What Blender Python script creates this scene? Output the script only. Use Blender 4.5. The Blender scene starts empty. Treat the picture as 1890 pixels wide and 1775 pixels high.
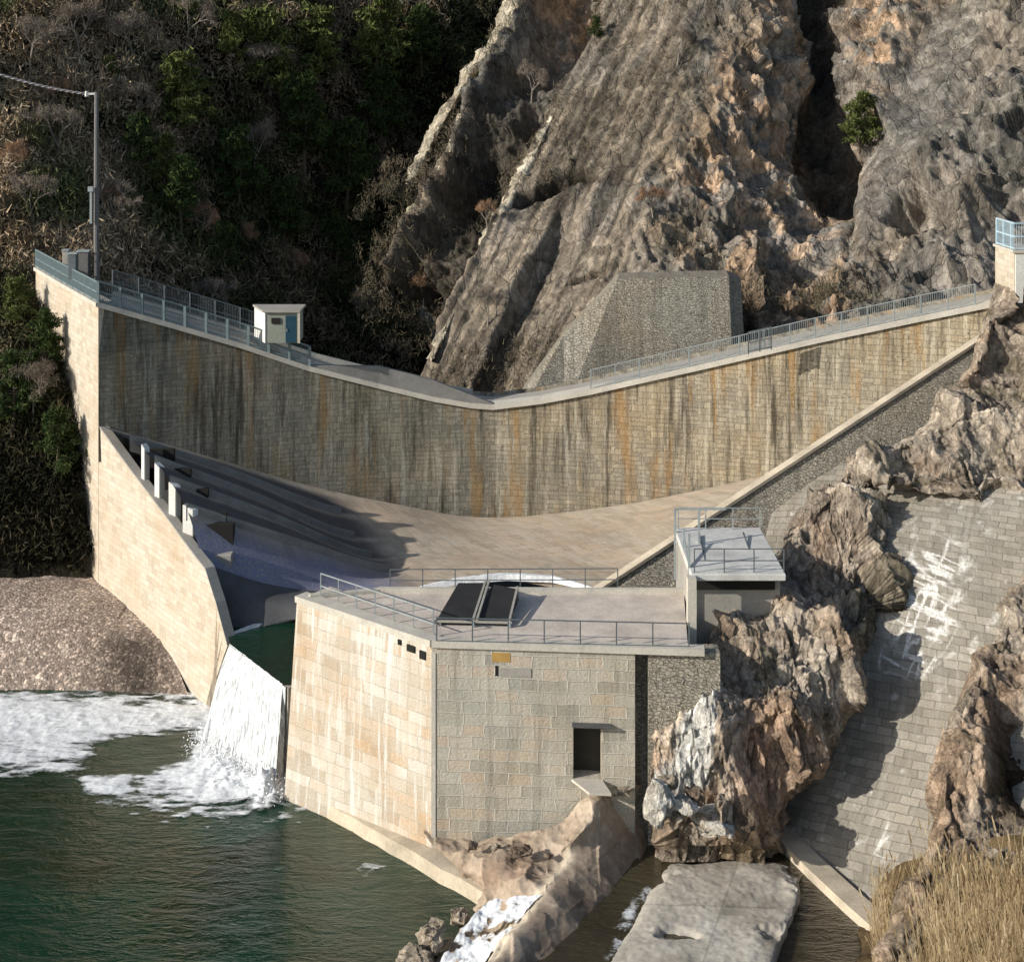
import bpy, math, random
import numpy as np
from mathutils import Vector, Matrix
random.seed(7); rng = np.random.default_rng(7)
scene = bpy.context.scene
COL = scene.collection
EYE, F, CX, HY = 30.5, 2600.0, 945.0, 150.0

# ---------------------------------------------------------------- survey helpers: bearing + drop + distance -> world metres
def P(u, v, D): return Vector((D*(u-CX)/F, D, EYE - D*(v-HY)/F))
def PZ(u, v, z): return P(u, v, (EYE-z)*F/(v-HY))

# ---------------------------------------------------------------- numpy noise
def _h(ix, iy, iz, s):
    n = (ix.astype(np.int64)*374761393 + iy.astype(np.int64)*668265263 + iz.astype(np.int64)*2147483647 + s*1274126177) & 0xffffffff
    n = ((n ^ (n >> 13))*1274126177) & 0xffffffff
    n = ((n ^ (n >> 16))*2246822519) & 0xffffffff
    n = n ^ (n >> 15)
    return (n & 0xffffff)/float(0xffffff)
def vnoise(p, s=0):
    i = np.floor(p).astype(np.int64); f = p-i; f = f*f*(3-2*f)
    r = 0
    for dx in (0,1):
        for dy in (0,1):
            for dz in (0,1):
                w = (f[:,0] if dx else 1-f[:,0])*(f[:,1] if dy else 1-f[:,1])*(f[:,2] if dz else 1-f[:,2])
                r = r + w*_h(i[:,0]+dx, i[:,1]+dy, i[:,2]+dz, s)
    return r*2-1
def fbm(p, o=4, s=0, g=.5):
    r = 0; a = 1; t = 0
    for k in range(o):
        r = r + a*vnoise(p*(2.03**k)+k*17.3, s+k); t += a; a *= g
    return r/t
def voro(p, s=0):
    i = np.floor(p).astype(np.int64)
    b1 = np.full(len(p), 1e9); b2 = b1.copy(); bc = np.zeros((len(p),3)); bi = np.zeros((len(p),3), np.int64)
    for dx in (-1,0,1):
        for dy in (-1,0,1):
            for dz in (-1,0,1):
                c = i+np.array([dx,dy,dz])
                q = c + np.stack([_h(c[:,0],c[:,1],c[:,2],s+k) for k in (1,2,3)],1)
                d = ((p-q)**2).sum(1); m = d < b1
                b2 = np.where(m, b1, np.minimum(b2, d)); b1 = np.where(m, d, b1)
                bc[m] = q[m]; bi[m] = c[m]
    rid = np.stack([_h(bi[:,0],bi[:,1],bi[:,2],s+k) for k in (5,6,7)],1)
    return np.sqrt(b1), np.sqrt(b2), bc, rid
def facet(p, sc, s=0):
    """continuous faceted relief: the lower envelope of tilted cups, one per cell (creased ridges, no jumps)"""
    q = p/np.asarray(sc, float); i = np.floor(q).astype(np.int64)
    b1 = np.full(len(q), 1e9); b2 = b1.copy(); rid = np.zeros((len(q),3))
    for dx in (-1,0,1):
        for dy in (-1,0,1):
            for dz in (-1,0,1):
                c = i+np.array([dx,dy,dz]); r = np.stack([_h(c[:,0],c[:,1],c[:,2],s+k) for k in (1,2,3)],1)
                g = np.stack([_h(c[:,0],c[:,1],c[:,2],s+k) for k in (5,6,7)],1)
                e = q-c-r; d = .5*(e**2).sum(1)+(e*(g*2-1)).sum(1)*1.0+(g[:,0]-.5)*.3
                m = d < b1; b2 = np.where(m, b1, np.minimum(b2, d)); b1 = np.where(m, d, b1); rid[m] = g[m]
    return (b1+.42)*1.5, rid, b2-b1

# ---------------------------------------------------------------- node materials
class N:
    def __init__(s, name):
        s.m = bpy.data.materials.new(name); s.m.use_nodes = True
        s.t = s.m.node_tree; s.n = s.t.nodes; s.l = s.t.links
        s.b = s.n['Principled BSDF']; s.b.inputs['Specular IOR Level'].default_value = .25
    def new(s, t, **k):
        o = s.n.new(t)
        for a, b in k.items():
            if hasattr(o, a) and a not in ('Scale',): setattr(o, a, b)
            else: s.set(o.inputs[a], b)
        return o
    def set(s, i, v):
        if hasattr(v, 'is_output') or isinstance(v, bpy.types.NodeSocket): s.l.new(v, i)
        else: i.default_value = v
    def coord(s, kind='Object', scale=(1,1,1), rot=(0,0,0)):
        c = s.n.new('ShaderNodeTexCoord'); mp = s.n.new('ShaderNodeMapping')
        s.l.new(c.outputs[kind], mp.inputs['Vector']); mp.inputs['Scale'].default_value = scale; mp.inputs['Rotation'].default_value = rot
        return mp.outputs[0]
    def noise(s, vec, scale=1, detail=4, rough=.55, dist=0):
        o = s.n.new('ShaderNodeTexNoise'); s.l.new(vec, o.inputs['Vector'])
        o.inputs['Scale'].default_value = scale; o.inputs['Detail'].default_value = detail
        o.inputs['Roughness'].default_value = rough; o.inputs['Distortion'].default_value = dist
        return o.outputs['Fac']
    def ramp(s, fac, stops, interp='LINEAR'):
        o = s.n.new('ShaderNodeValToRGB'); s.l.new(fac, o.inputs[0]); cr = o.color_ramp; cr.interpolation = interp
        while len(cr.elements) < len(stops): cr.elements.new(.5)
        for e, (p, c) in zip(cr.elements, stops):
            e.position = p; e.color = (c,c,c,1) if isinstance(c,(int,float)) else (*c,1)
        return o.outputs[0]
    def mix(s, fac, a, b, mode='MIX'):
        o = s.n.new('ShaderNodeMix'); o.data_type = 'RGBA'; o.blend_type = mode
        s.set(o.inputs[0], fac)
        for k, v in ((6,a),(7,b)):
            s.set(o.inputs[k], (*v,1) if isinstance(v, tuple) and len(v)==3 else v)
        return o.outputs[2]
    def math(s, op, a, b=0.0):
        o = s.n.new('ShaderNodeMath'); o.operation = op; s.set(o.inputs[0], a); s.set(o.inputs[1], b); return o.outputs[0]
    def bump(s, h, strength=.5, dist=.1, normal=None):
        o = s.n.new('ShaderNodeBump'); o.inputs['Strength'].default_value = strength; o.inputs['Distance'].default_value = dist
        s.l.new(h, o.inputs['Height'])
        if normal is not None: s.l.new(normal, o.inputs['Normal'])
        return o.outputs[0]
    def out(s, col, rough=.85, normal=None, metal=0.):
        s.set(s.b.inputs['Base Color'], (*col,1) if isinstance(col, tuple) else col)
        s.set(s.b.inputs['Roughness'], rough); s.b.inputs['Metallic'].default_value = metal
        if normal is not None: s.l.new(normal, s.b.inputs['Normal'])
        return s.m

def masonry(name, pal, mortar, bw, bh, stain=.5, pale=.3, dirtcol=(.07,.06,.05), msize=.02, bump=.6, warm=(.42,.27,.12), warmth=.25, palecol=(.62,.58,.5), streak=1., pv=.5, xg=None, lime=False, cell=None, lime_shade_col=(.74,.72,.66), reg=False):
    n = N(name)
    uv = n.coord('UV')
    wob = n.n.new('ShaderNodeVectorMath'); wob.operation = 'MULTIPLY_ADD'
    nz = n.n.new('ShaderNodeTexNoise'); nz.inputs['Scale'].default_value = .9; nz.inputs['Detail'].default_value = 3; n.l.new(uv, nz.inputs['Vector'])
    n.l.new(nz.outputs['Color'], wob.inputs[0]); wob.inputs[1].default_value = (.3,.16,0); n.l.new(uv, wob.inputs[2])
    v = wob.outputs[0]
    b = n.n.new('ShaderNodeTexBrick'); n.l.new(v, b.inputs['Vector'])
    b.inputs['Color1'].default_value = (0,0,0,1); b.inputs['Color2'].default_value = (1,1,1,1); b.inputs['Mortar'].default_value = (.5,.5,.5,1)
    b.inputs['Scale'].default_value = 1; b.inputs['Brick Width'].default_value = bw; b.inputs['Row Height'].default_value = bh
    b.inputs['Mortar Size'].default_value = msize; b.inputs['Mortar Smooth'].default_value = .4; b.offset = .43; b.squash = 1.25; b.squash_frequency = 3
    fine = n.noise(uv, 6, 5, .7)
    b2 = n.n.new('ShaderNodeTexBrick'); mp2 = n.n.new('ShaderNodeMapping'); n.l.new(v, mp2.inputs['Vector']); mp2.inputs['Location'].default_value = (.31,.13,0)
    n.l.new(mp2.outputs[0], b2.inputs['Vector']); b2.inputs['Color1'].default_value = (0,0,0,1); b2.inputs['Color2'].default_value = (1,1,1,1); b2.inputs['Mortar'].default_value = (.5,.5,.5,1)
    b2.inputs['Scale'].default_value = 1; b2.inputs['Brick Width'].default_value = bw*.72; b2.inputs['Row Height'].default_value = bh*1.5; b2.inputs['Mortar Size'].default_value = msize; b2.inputs['Mortar Smooth'].default_value = .4; b2.offset = .37
    sel = n.ramp(n.noise(uv, .8, 2, .5), [(.47,0.),(.5,1.)]) if not reg else n.math('MULTIPLY', 0., 0.)
    bc = n.mix(sel, b.outputs['Color'], b2.outputs['Color']); bf = n.mix(sel, b.outputs['Fac'], b2.outputs['Fac'])
    if cell:
        vo = n.n.new('ShaderNodeTexVoronoi'); n.l.new(n.coord('UV',(cell,cell*1.5,1)), vo.inputs['Vector']); vo.inputs['Scale'].default_value = 1; vo.inputs['Randomness'].default_value = .9
        ve = n.n.new('ShaderNodeTexVoronoi'); ve.feature = 'DISTANCE_TO_EDGE'; n.l.new(n.coord('UV',(cell,cell*1.5,1)), ve.inputs['Vector']); ve.inputs['Scale'].default_value = 1; ve.inputs['Randomness'].default_value = .9
        sp = n.n.new('ShaderNodeSeparateColor'); n.l.new(vo.outputs['Color'], sp.inputs[0]); bc = sp.outputs[0]
        bf = n.ramp(ve.outputs[0], [(.0,.7),(.08,0.)])
    per = n.mix(pv, bc, fine)
    col = n.ramp(per, [(i/(len(pal)-1)*.8+.1, c) for i, c in enumerate(pal)])
    big = n.noise(uv, .22, 4, .6)
    col = n.mix(n.math('MULTIPLY', n.ramp(big, [(.42,0),(.66,1)]), warmth), col, warm)
    col = n.mix(n.math('MULTIPLY', bf, n.ramp(n.noise(uv,1.3,4,.6),[(.35,.25),(.6,1.)])), col, mortar)
    sv = n.coord('UV', (1.6,.13,1)); st = n.noise(sv, 1, 6, .62, .3)
    col = n.mix(n.math('MULTIPLY', n.ramp(st, [(.5,0),(.66,1)]), stain*streak), col, dirtcol)
    sv3 = n.coord('UV', (5.5,.3,1)); n3 = n.noise(sv3, 1.0, 5, .65, .2)
    col = n.mix(n.math('MULTIPLY', n.ramp(n3, [(.55,0),(.68,1)]), stain*.6*streak), col, dirtcol)
    col = n.mix(n.math('MULTIPLY', n.ramp(n3, [(.34,1),(.44,0)]), pale*.6), col, palecol)
    if xg:
        so = n.noise(n.coord('UV', (.9,.09,1)), 1.0, 5, .6, .3)
        col = n.mix(n.math('MULTIPLY', n.ramp(so, [(.36,.8),(.46,0.)]), .75), col, (.40,.24,.09))
    sv2 = n.coord('UV', (2.1,.16,1)); n2 = n.noise(sv2, 1.1, 6, .66, .2)
    m2 = n.math('MULTIPLY', n.ramp(n2, [(.53,0),(.68,1)]), pale)
    col = n.mix(m2, col, palecol)
    col = n.mix(.55, col, n.ramp(n.noise(uv, 14, 4, .7), [(.25,.35),(.75,1.)]), 'MULTIPLY')
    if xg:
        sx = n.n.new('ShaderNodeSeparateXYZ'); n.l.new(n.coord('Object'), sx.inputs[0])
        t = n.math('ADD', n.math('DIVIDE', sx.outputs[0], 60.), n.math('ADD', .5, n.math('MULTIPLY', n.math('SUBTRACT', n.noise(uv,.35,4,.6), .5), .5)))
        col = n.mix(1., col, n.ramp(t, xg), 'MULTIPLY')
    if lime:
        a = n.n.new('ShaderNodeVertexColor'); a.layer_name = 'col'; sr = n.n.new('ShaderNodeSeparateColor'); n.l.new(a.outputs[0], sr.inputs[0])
        col = n.mix(n.math('MULTIPLY', sr.outputs[0], n.ramp(n.noise(uv,7,5,.75),[(.32,.1),(.55,1.)])), col, lime_shade_col)  # first channel: lime stains on the slope, painted blue shade on the apron
        sg = n.n.new('ShaderNodeSeparateColor'); n.l.new(a.outputs[0], sg.inputs[0]); col = n.mix(n.math('MULTIPLY', sg.outputs[1], .85), col, (.055,.055,.06))  # second channel paints shade over the spillway steps
    h = n.math('SUBTRACT', n.math('MULTIPLY', per, .5), n.math('MULTIPLY', bf, 1.1))
    h = n.math('ADD', h, n.math('MULTIPLY', n.noise(uv, 9, 5, .7), .7))
    return n.out(col, .9, n.bump(h, bump, .09))

M = {}
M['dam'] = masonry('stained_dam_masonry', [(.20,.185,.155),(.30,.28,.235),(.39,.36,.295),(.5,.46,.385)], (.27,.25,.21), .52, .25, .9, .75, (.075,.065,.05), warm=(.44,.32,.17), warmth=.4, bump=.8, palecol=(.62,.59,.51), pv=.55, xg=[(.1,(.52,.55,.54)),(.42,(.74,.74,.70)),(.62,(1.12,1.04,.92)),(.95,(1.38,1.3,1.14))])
M['apron'] = masonry('smooth_apron_masonry', [(.36,.29,.21),(.48,.41,.31),(.58,.49,.38),(.56,.40,.27)], (.34,.28,.21), .9, .6, .45, .4, (.22,.18,.13), bump=.3, pv=.45, warm=(.52,.36,.23), warmth=.45, streak=.5, lime=True, lime_shade_col=(.17,.19,.29))  # the overlay here is painted skylit shade, not lime
M['bright'] = masonry('pale_cut_masonry', [(.5,.43,.33),(.62,.55,.44),(.69,.63,.52),(.62,.51,.38)], (.46,.39,.3), .7, .3, .16, .35, (.33,.26,.18), bump=.35, warm=(.5,.31,.15), warmth=.4, palecol=(.7,.65,.55), msize=.018, pv=.35, reg=True)
M['block_left'] = masonry('pale_limed_masonry', [(.48,.41,.32),(.63,.57,.47),(.74,.69,.6),(.6,.45,.3)], (.48,.43,.34), .95, .48, .25, 1.3, (.36,.25,.14), pv=.3, reg=True, bump=.45, warm=(.5,.28,.1), warmth=.55, palecol=(.8,.77,.7), msize=.02)
M['block_front'] = masonry('grey_green_ashlar', [(.38,.365,.31),(.52,.495,.41),(.62,.575,.475),(.62,.5,.38)], (.66,.62,.53), .92, .46, .4, .55, (.15,.13,.10), bump=.7, warm=(.50,.38,.24), warmth=.5, palecol=(.66,.63,.54), msize=.03, pv=.22, reg=True)
M['rubble'] = masonry('rubble_masonry', [(.32,.29,.235),(.42,.385,.31),(.52,.47,.38),(.56,.51,.41)], (.30,.275,.225), .42, .26, .4, .3, (.10,.09,.07), bump=1., warm=(.36,.29,.18), warmth=.4, msize=.035, cell=5.5)
M['slope'] = masonry('grey_pitched_masonry', [(.24,.22,.18),(.31,.285,.235),(.37,.34,.28),(.44,.40,.335)], (.21,.19,.155), .75, .36, .35, .3, (.19,.17,.135), bump=.7, warm=(.3,.24,.16), warmth=.35, palecol=(.55,.53,.47), msize=.02, streak=.7, lime=True, pv=.3, reg=True)
M['gabion'] = masonry('gabion_stone', [(.27,.245,.195),(.36,.33,.265),(.44,.405,.33),(.52,.48,.39)], (.17,.155,.12), .3, .22, .4, .3, (.10,.10,.085), bump=.9, warmth=.3, msize=.05, cell=4.8)

def concrete(name, base, var=.35, bump=.25, sc=1.):
    n = N(name); c = n.coord()
    col = n.mix(var, base, n.ramp(n.noise(c, .8*sc, 6, .65), [(.3,tuple(x*.55 for x in base)),(.7,tuple(min(1,x*1.35) for x in base))]))
    col = n.mix(.4, col, n.ramp(n.noise(c, 9*sc, 5, .7), [(.3,.45),(.65,1.)]), 'MULTIPLY')
    return n.out(col, .85, n.bump(n.noise(c, 14*sc, 4, .7), bump, .05))
M['conc'] = concrete('grey_concrete', (.38,.355,.31))
M['conc_light'] = concrete('light_concrete', (.58,.54,.46))
M['roof'] = concrete('dusty_roof_concrete', (.62,.54,.46), .5)
M['roof_pale'] = concrete('grimy_pale_roof', (.62,.61,.57), .5)
M['white'] = concrete('white_render', (.78,.76,.7), .15, .1)
M['cabin_front'] = concrete('grey_green_render', (.27,.29,.24), .3, .1)
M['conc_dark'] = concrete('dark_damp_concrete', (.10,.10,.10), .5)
M['slab'] = concrete('worn_slab_concrete', (.46,.42,.36), .7, .5, .7)
M['parapet'] = concrete('stained_parapet_concrete', (.26,.25,.23), .5)
M['ledge'] = concrete('limed_ledge_concrete', (.56,.48,.36), .6, .5)
def plain(name, c, r=.6, metal=0., var=.3, sc=3):
    n = N(name); k = n.coord()
    col = n.mix(var, c, n.ramp(n.noise(k, sc, 5, .65), [(.3,tuple(x*.4 for x in c)),(.7,tuple(min(1,x*1.4) for x in c))]))
    return n.out(col, r, n.bump(n.noise(k, 20, 3), .15, .02), metal)
M['steel'] = plain('galvanised_steel', (.34,.38,.38), .55, .2)
M['steel_dark'] = plain('weathered_steel', (.13,.15,.16), .6, .2)
M['teal'] = plain('teal_grey_paint', (.17,.22,.23), .5)
M['bluerail'] = plain('pale_blue_paint', (.42,.55,.62), .5)
M['hatch'] = plain('dark_hatch_plate', (.035,.035,.037), .45, .0, .4, 1.5)
M['black'] = plain('dark_opening', (.018,.017,.015), .9)
M['door'] = plain('dark_green_brown_door', (.045,.04,.03), .7)
M['blue'] = plain('blue_paint', (.015,.055,.085), .5)
M['pole'] = plain('dull_grey_pole', (.16,.155,.15), .6)
M['cable'] = plain('pale_cable', (.5,.46,.44), .6)
M['rust'] = plain('ochre_block', (.42,.26,.08), .9)

def vcol(name, rough=.95, bump=.6, sc=3., strength=.7, spec=.1, frac=None):
    n = N(name); a = n.n.new('ShaderNodeVertexColor'); a.layer_name = 'col'; c = n.coord()
    x = n.noise(c, sc, 6, .72)
    col = n.mix(strength, a.outputs[0], n.ramp(x, [(.3,.3),(.68,1.25)]), 'MULTIPLY')
    n.b.inputs['Specular IOR Level'].default_value = spec
    nb = None
    if frac:
        wv = n.n.new('ShaderNodeVectorMath'); wv.operation = 'MULTIPLY_ADD'; nz = n.n.new('ShaderNodeTexNoise'); nz.inputs['Scale'].default_value = frac*.8; nz.inputs['Detail'].default_value = 4
        cc = n.coord('Object', (1,1,.55), (.0,.35,0)); n.l.new(cc, nz.inputs['Vector']); n.l.new(nz.outputs['Color'], wv.inputs[0]); wv.inputs[1].default_value = (.9/frac,)*3; n.l.new(cc, wv.inputs[2])
        hs = None
        for k, a_ in ((1.,1.),(2.7,.5)):
            v1 = n.n.new('ShaderNodeTexVoronoi'); n.l.new(wv.outputs[0], v1.inputs['Vector']); v1.inputs['Scale'].default_value = frac*k
            sp = n.n.new('ShaderNodeSeparateColor'); n.l.new(v1.outputs['Color'], sp.inputs[0])
            col = n.mix(.8, col, n.ramp(sp.outputs[1], [(0.,.78),(.5,1.05),(1.,1.45)]), 'MULTIPLY')
            v2 = n.n.new('ShaderNodeTexVoronoi'); v2.feature = 'DISTANCE_TO_EDGE'; n.l.new(wv.outputs[0], v2.inputs['Vector']); v2.inputs['Scale'].default_value = frac*k
            col = n.mix(n.ramp(n.noise(c, frac*.5, 4, .6), [(.42,.0),(.62,.75)]), col, n.ramp(v2.outputs[0], [(0.,.4),(.045,1.)]), 'MULTIPLY')
            t_ = n.math('MULTIPLY', n.math('ADD', sp.outputs[0], n.ramp(v2.outputs[0], [(0.,.25),(.06,.6)])), a_); hs = t_ if hs is None else n.math('ADD', hs, t_)
        nb = n.bump(hs, .62, .26/frac)
    return n.out(col, rough, n.bump(n.noise(c, sc*1.6, 6, .75), bump, .16, nb))
M['rock'] = vcol('weathered_rock', sc=4.5, bump=.9, strength=.8, frac=1.5)
M['rockfar'] = vcol('cliff_rock', sc=1.3, bump=.9, strength=.8, frac=.75)
def gravelmat():
    n = N('loose_gravel'); a = n.n.new('ShaderNodeVertexColor'); a.layer_name = 'col'; c = n.coord()
    def vo(sc):
        o = n.n.new('ShaderNodeTexVoronoi'); n.l.new(c, o.inputs['Vector']); o.inputs['Scale'].default_value = sc; return o
    v1, v2 = vo(8.5), vo(20.); s1 = n.n.new('ShaderNodeSeparateColor'); n.l.new(v1.outputs['Color'], s1.inputs[0]); s2 = n.n.new('ShaderNodeSeparateColor'); n.l.new(v2.outputs['Color'], s2.inputs[0])
    col = n.mix(1., a.outputs[0], n.ramp(s1.outputs[0], [(.0,.6),(.75,1.),(.95,1.9)]), 'MULTIPLY'); col = n.mix(.8, col, n.ramp(s2.outputs[1], [(0,.6),(.8,1.05),(1.,1.5)]), 'MULTIPLY')
    h = n.math('SUBTRACT', n.noise(c, 4, 5, .7), n.math('MULTIPLY', v1.outputs['Distance'], 1.2))
    return n.out(col, .95, n.bump(h, .5, .06))
M['gravelstone'] = gravelmat()
M['slabv'] = vcol('weathered_concrete', sc=3.5, bump=.08, strength=.5)
M['gravel'] = vcol('gravel', sc=5, bump=.8, strength=.6)
def leafmat(name, trans=.0):
    n = N(name); a = n.n.new('ShaderNodeVertexColor'); a.layer_name = 'col'
    n.b.inputs['Specular IOR Level'].default_value = .1
    return n.out(a.outputs[0], .8)
M['leaf'] = leafmat('foliage'); M['bark'] = leafmat('bark')

def water_mat(name, c1, c2, c3, sc=1., bump=.35, rough=.06):
    n = N(name); c = n.coord('Object')
    big = n.noise(c, .11, 3, .5, .6)
    col = n.ramp(big, [(.34,c1),(.5,c2),(.66,c3)])
    n.b.inputs['Specular IOR Level'].default_value = .5
    w = n.coord('Object', (.55,1.5,1), (0,0,.25))
    h = n.math('ADD', n.noise(w, 1.1*sc, 5, .62, .8), n.math('MULTIPLY', n.noise(w, 4.2*sc, 3, .6, .4), .3))
    return n.out(col, rough, n.bump(h, bump, .25))
M['pool'] = water_mat('green_river_water', (.002,.022,.010), (.004,.032,.015), (.016,.020,.008), 1., .4, .12)
M['stream'] = water_mat('brown_stream_water', (.016,.012,.006), (.035,.028,.014), (.06,.05,.028), 1.6, .6)
def foam_mat(thin=False):
    n = N('white_foam' if not thin else 'thin_streaky_foam'); c = n.coord('Object')
    x = n.noise(c, 5, 6, .75); col = n.ramp(x, [(.3,(.5,.53,.54)),(.6,(.82,.83,.83))])
    if thin:
        a = n.n.new('ShaderNodeVertexColor'); a.layer_name = 'col'; y = n.noise(n.coord('Object',(.8,2.2,1),(0,0,.25)), 4.5, 7, .78, .5)
        al = n.math('SUBTRACT', n.math('MULTIPLY', n.math('ADD', n.math('MULTIPLY', a.outputs[0], 1.25), n.math('SUBTRACT', y, .60)), 3.0), 0.)
        al.node.use_clamp = True; n.l.new(al, n.b.inputs['Alpha'])
    return n.out(col, .7, n.bump(x, .6, .06))
M['foamthin'] = foam_mat(True)
M['foam'] = foam_mat()
def fall_mat():
    n = N('falling_water'); c = n.coord('UV', (3.4,.8,1))
    x = n.noise(c, 2.2, 7, .68, .25)
    col = n.ramp(x, [(.33,(.28,.3,.29)),(.47,(.58,.6,.6)),(.66,(.8,.81,.81))])
    al = n.ramp(n.noise(n.coord('UV',(7,.7,1)), 2.2, 7, .7, .2), [(.30,.25),(.46,1.)]); n.l.new(al, n.b.inputs['Alpha'])
    return n.out(col, .5, n.bump(x, .7, .12))
M['fall'] = fall_mat()

# ---------------------------------------------------------------- object helpers
def tag(o, label=None, cat=None, group=None, kind=None):
    if label: o['label'] = label
    if cat: o['category'] = cat
    if group: o['group'] = group
    if kind: o['kind'] = kind
    return o
def empty(name, loc, label, cat, group=None):
    o = bpy.data.objects.new(name, None); COL.objects.link(o); o.location = loc; o.empty_display_size = .3
    return tag(o, label, cat, group)
def link(name, me, mat, parent=None, keep_world=True):
    o = bpy.data.objects.new(name, me); COL.objects.link(o)
    if mat is not None and not me.materials: me.materials.append(mat)
    if parent is not None:
        o.parent = parent
        w = Matrix.Translation(parent.location) if parent.parent is None else Matrix.Translation(parent.parent.location + parent.location)
        if keep_world: o.matrix_parent_inverse = Matrix.Identity(4); o.location = -w.to_translation()
    return o
class MB:
    def __init__(s): s.v = []; s.f = []; s.uv = []
    def face(s, pts, uv=None):
        k = len(s.v); s.v += [tuple(p) for p in pts]; s.f.append(tuple(range(k, k+len(pts))))
        if uv is None:
            a = [Vector(p) for p in pts]; nrm = Vector((0,0,0))
            for i in range(1, len(a)-1): nrm += (a[i]-a[0]).cross(a[i+1]-a[0])
            if nrm.length < 1e-9: uv = [(0,0)]*len(a)
            else:
                nrm.normalize()
                if abs(nrm.z) > .93: uv = [(p.x, p.y) for p in a]
                else:
                    t = Vector((-nrm.y, nrm.x, 0)).normalized(); w = nrm.cross(t)
                    if w.z < 0: w = -w
                    uv = [(p.dot(t), p.dot(w)) for p in a]
        s.uv += list(uv)
    def hull8(s, a, b):      # a, b: two matching rings (bottom, top)
        n = len(a)
        s.face(list(reversed(a))); s.face(b)
        for i in range(n):
            j = (i+1) % n; s.face([a[i], a[j], b[j], b[i]])
    def prism(s, poly, off):
        off = Vector(off); b = [Vector(p)+off for p in poly]; s.hull8([Vector(p) for p in poly], b)
    def box(s, c, d, rz=0.):
        c = Vector(c); R = Matrix.Rotation(rz, 3, 'Z'); x, y, z = (k/2 for k in d)
        a = [c+R@Vector((sx*x, sy*y, -z)) for sx, sy in ((-1,-1),(1,-1),(1,1),(-1,1))]
        s.hull8(a, [p+Vector((0,0,2*z)) for p in a])
    def bar(s, p, q, w, h=None):
        p = Vector(p); q = Vector(q); h = h or w; d = (q-p).normalized()
        up = Vector((0,0,1)) if abs(d.z) < .9 else Vector((0,1,0))
        sx = d.cross(up).normalized()*w/2; sz = sx.cross(d).normalized()*h/2
        a = [p+i*sx+j*sz for i, j in ((-1,-1),(1,-1),(1,1),(-1,1))]
        s.hull8(a, [k+(q-p) for k in a])
    def tube(s, p, q, r0, r1, n=8):
        p = Vector(p); q = Vector(q); d = (q-p).normalized()
        up = Vector((0,0,1)) if abs(d.z) < .9 else Vector((0,1,0))
        x = d.cross(up).normalized(); y = x.cross(d)
        an = [2*math.pi*i/n for i in range(n)]
        s.hull8([p+(x*math.cos(t)+y*math.sin(t))*r0 for t in an], [q+(x*math.cos(t)+y*math.sin(t))*r1 for t in an])
    def strip(s, top, bot, off):   # wall between two matching polylines, thickened by off, uv by running length
        off = Vector(off); L = 0
        for i in range(len(top)-1):
            a, b, c, d = [Vector(x) for x in (bot[i], bot[i+1], top[i+1], top[i])]
            l = math.hypot(c.x-d.x, c.y-d.y)
            s.face([a,b,c,d], [(L,a.z),(L+l,b.z),(L+l,c.z),(L,d.z)])
            s.face([d,c,c+off,d+off]); s.face([b+off,a+off,d+off,c+off]); s.face([a+off,b+off,b,a])
            if i == 0: s.face([a+off,a,d,d+off])
            if i == len(top)-2: s.face([b,b+off,c+off,c])
            L += l
    def build(s, name, mat, parent=None, bevel=0):
        me = bpy.data.meshes.new(name); me.from_pydata(s.v, [], s.f)
        uv = me.uv_layers.new(name='UVMap'); uv.data.foreach_set('uv', np.array(s.uv, float).ravel())
        o = link(name, me, mat, parent)
        if bevel:
            m = o.modifiers.new('bevel', 'BEVEL'); m.width = bevel; m.segments = 1; m.limit_method = 'ANGLE'
            w = o.modifiers.new('weld', 'WELD'); w.merge_threshold = .001
            o.modifiers.move(1, 0)
        return o

def lerp_rows(rows, nv, nu, power=None):
    R = np.array(rows, float)           # rows x cols x 3 (u,v,D)
    def smooth(A, n, axis):
        A = np.moveaxis(A, axis, 0); m = len(A); t = np.linspace(0, m-1, n); i = np.minimum(t.astype(int), m-2); f = (t-i)
        p0 = A[np.maximum(i-1,0)]; p1 = A[i]; p2 = A[i+1]; p3 = A[np.minimum(i+2,m-1)]
        f = f.reshape(-1, *([1]*(A.ndim-1)))
        r = .5*((2*p1)+(-p0+p2)*f+(2*p0-5*p1+4*p2-p3)*f*f+(-p0+3*p1-3*p2+p3)*f**3)
        return np.moveaxis(r, 0, axis)
    return smooth(smooth(R, nv, 0), nu, 1)
def to_world(G):
    u, v, D = G[...,0], G[...,1], G[...,2]
    return np.stack([D*(u-CX)/F, D, EYE-D*(v-HY)/F], -1)
def normals(W):
    du = np.gradient(W, axis=1); dv = np.gradient(W, axis=0); n = np.cross(du, dv)
    n /= np.linalg.norm(n, axis=-1, keepdims=True)+1e-9
    tocam = np.array([0,0,EYE])-W
    sg = np.sign((n*tocam).sum(-1).mean()); return n*sg
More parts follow.
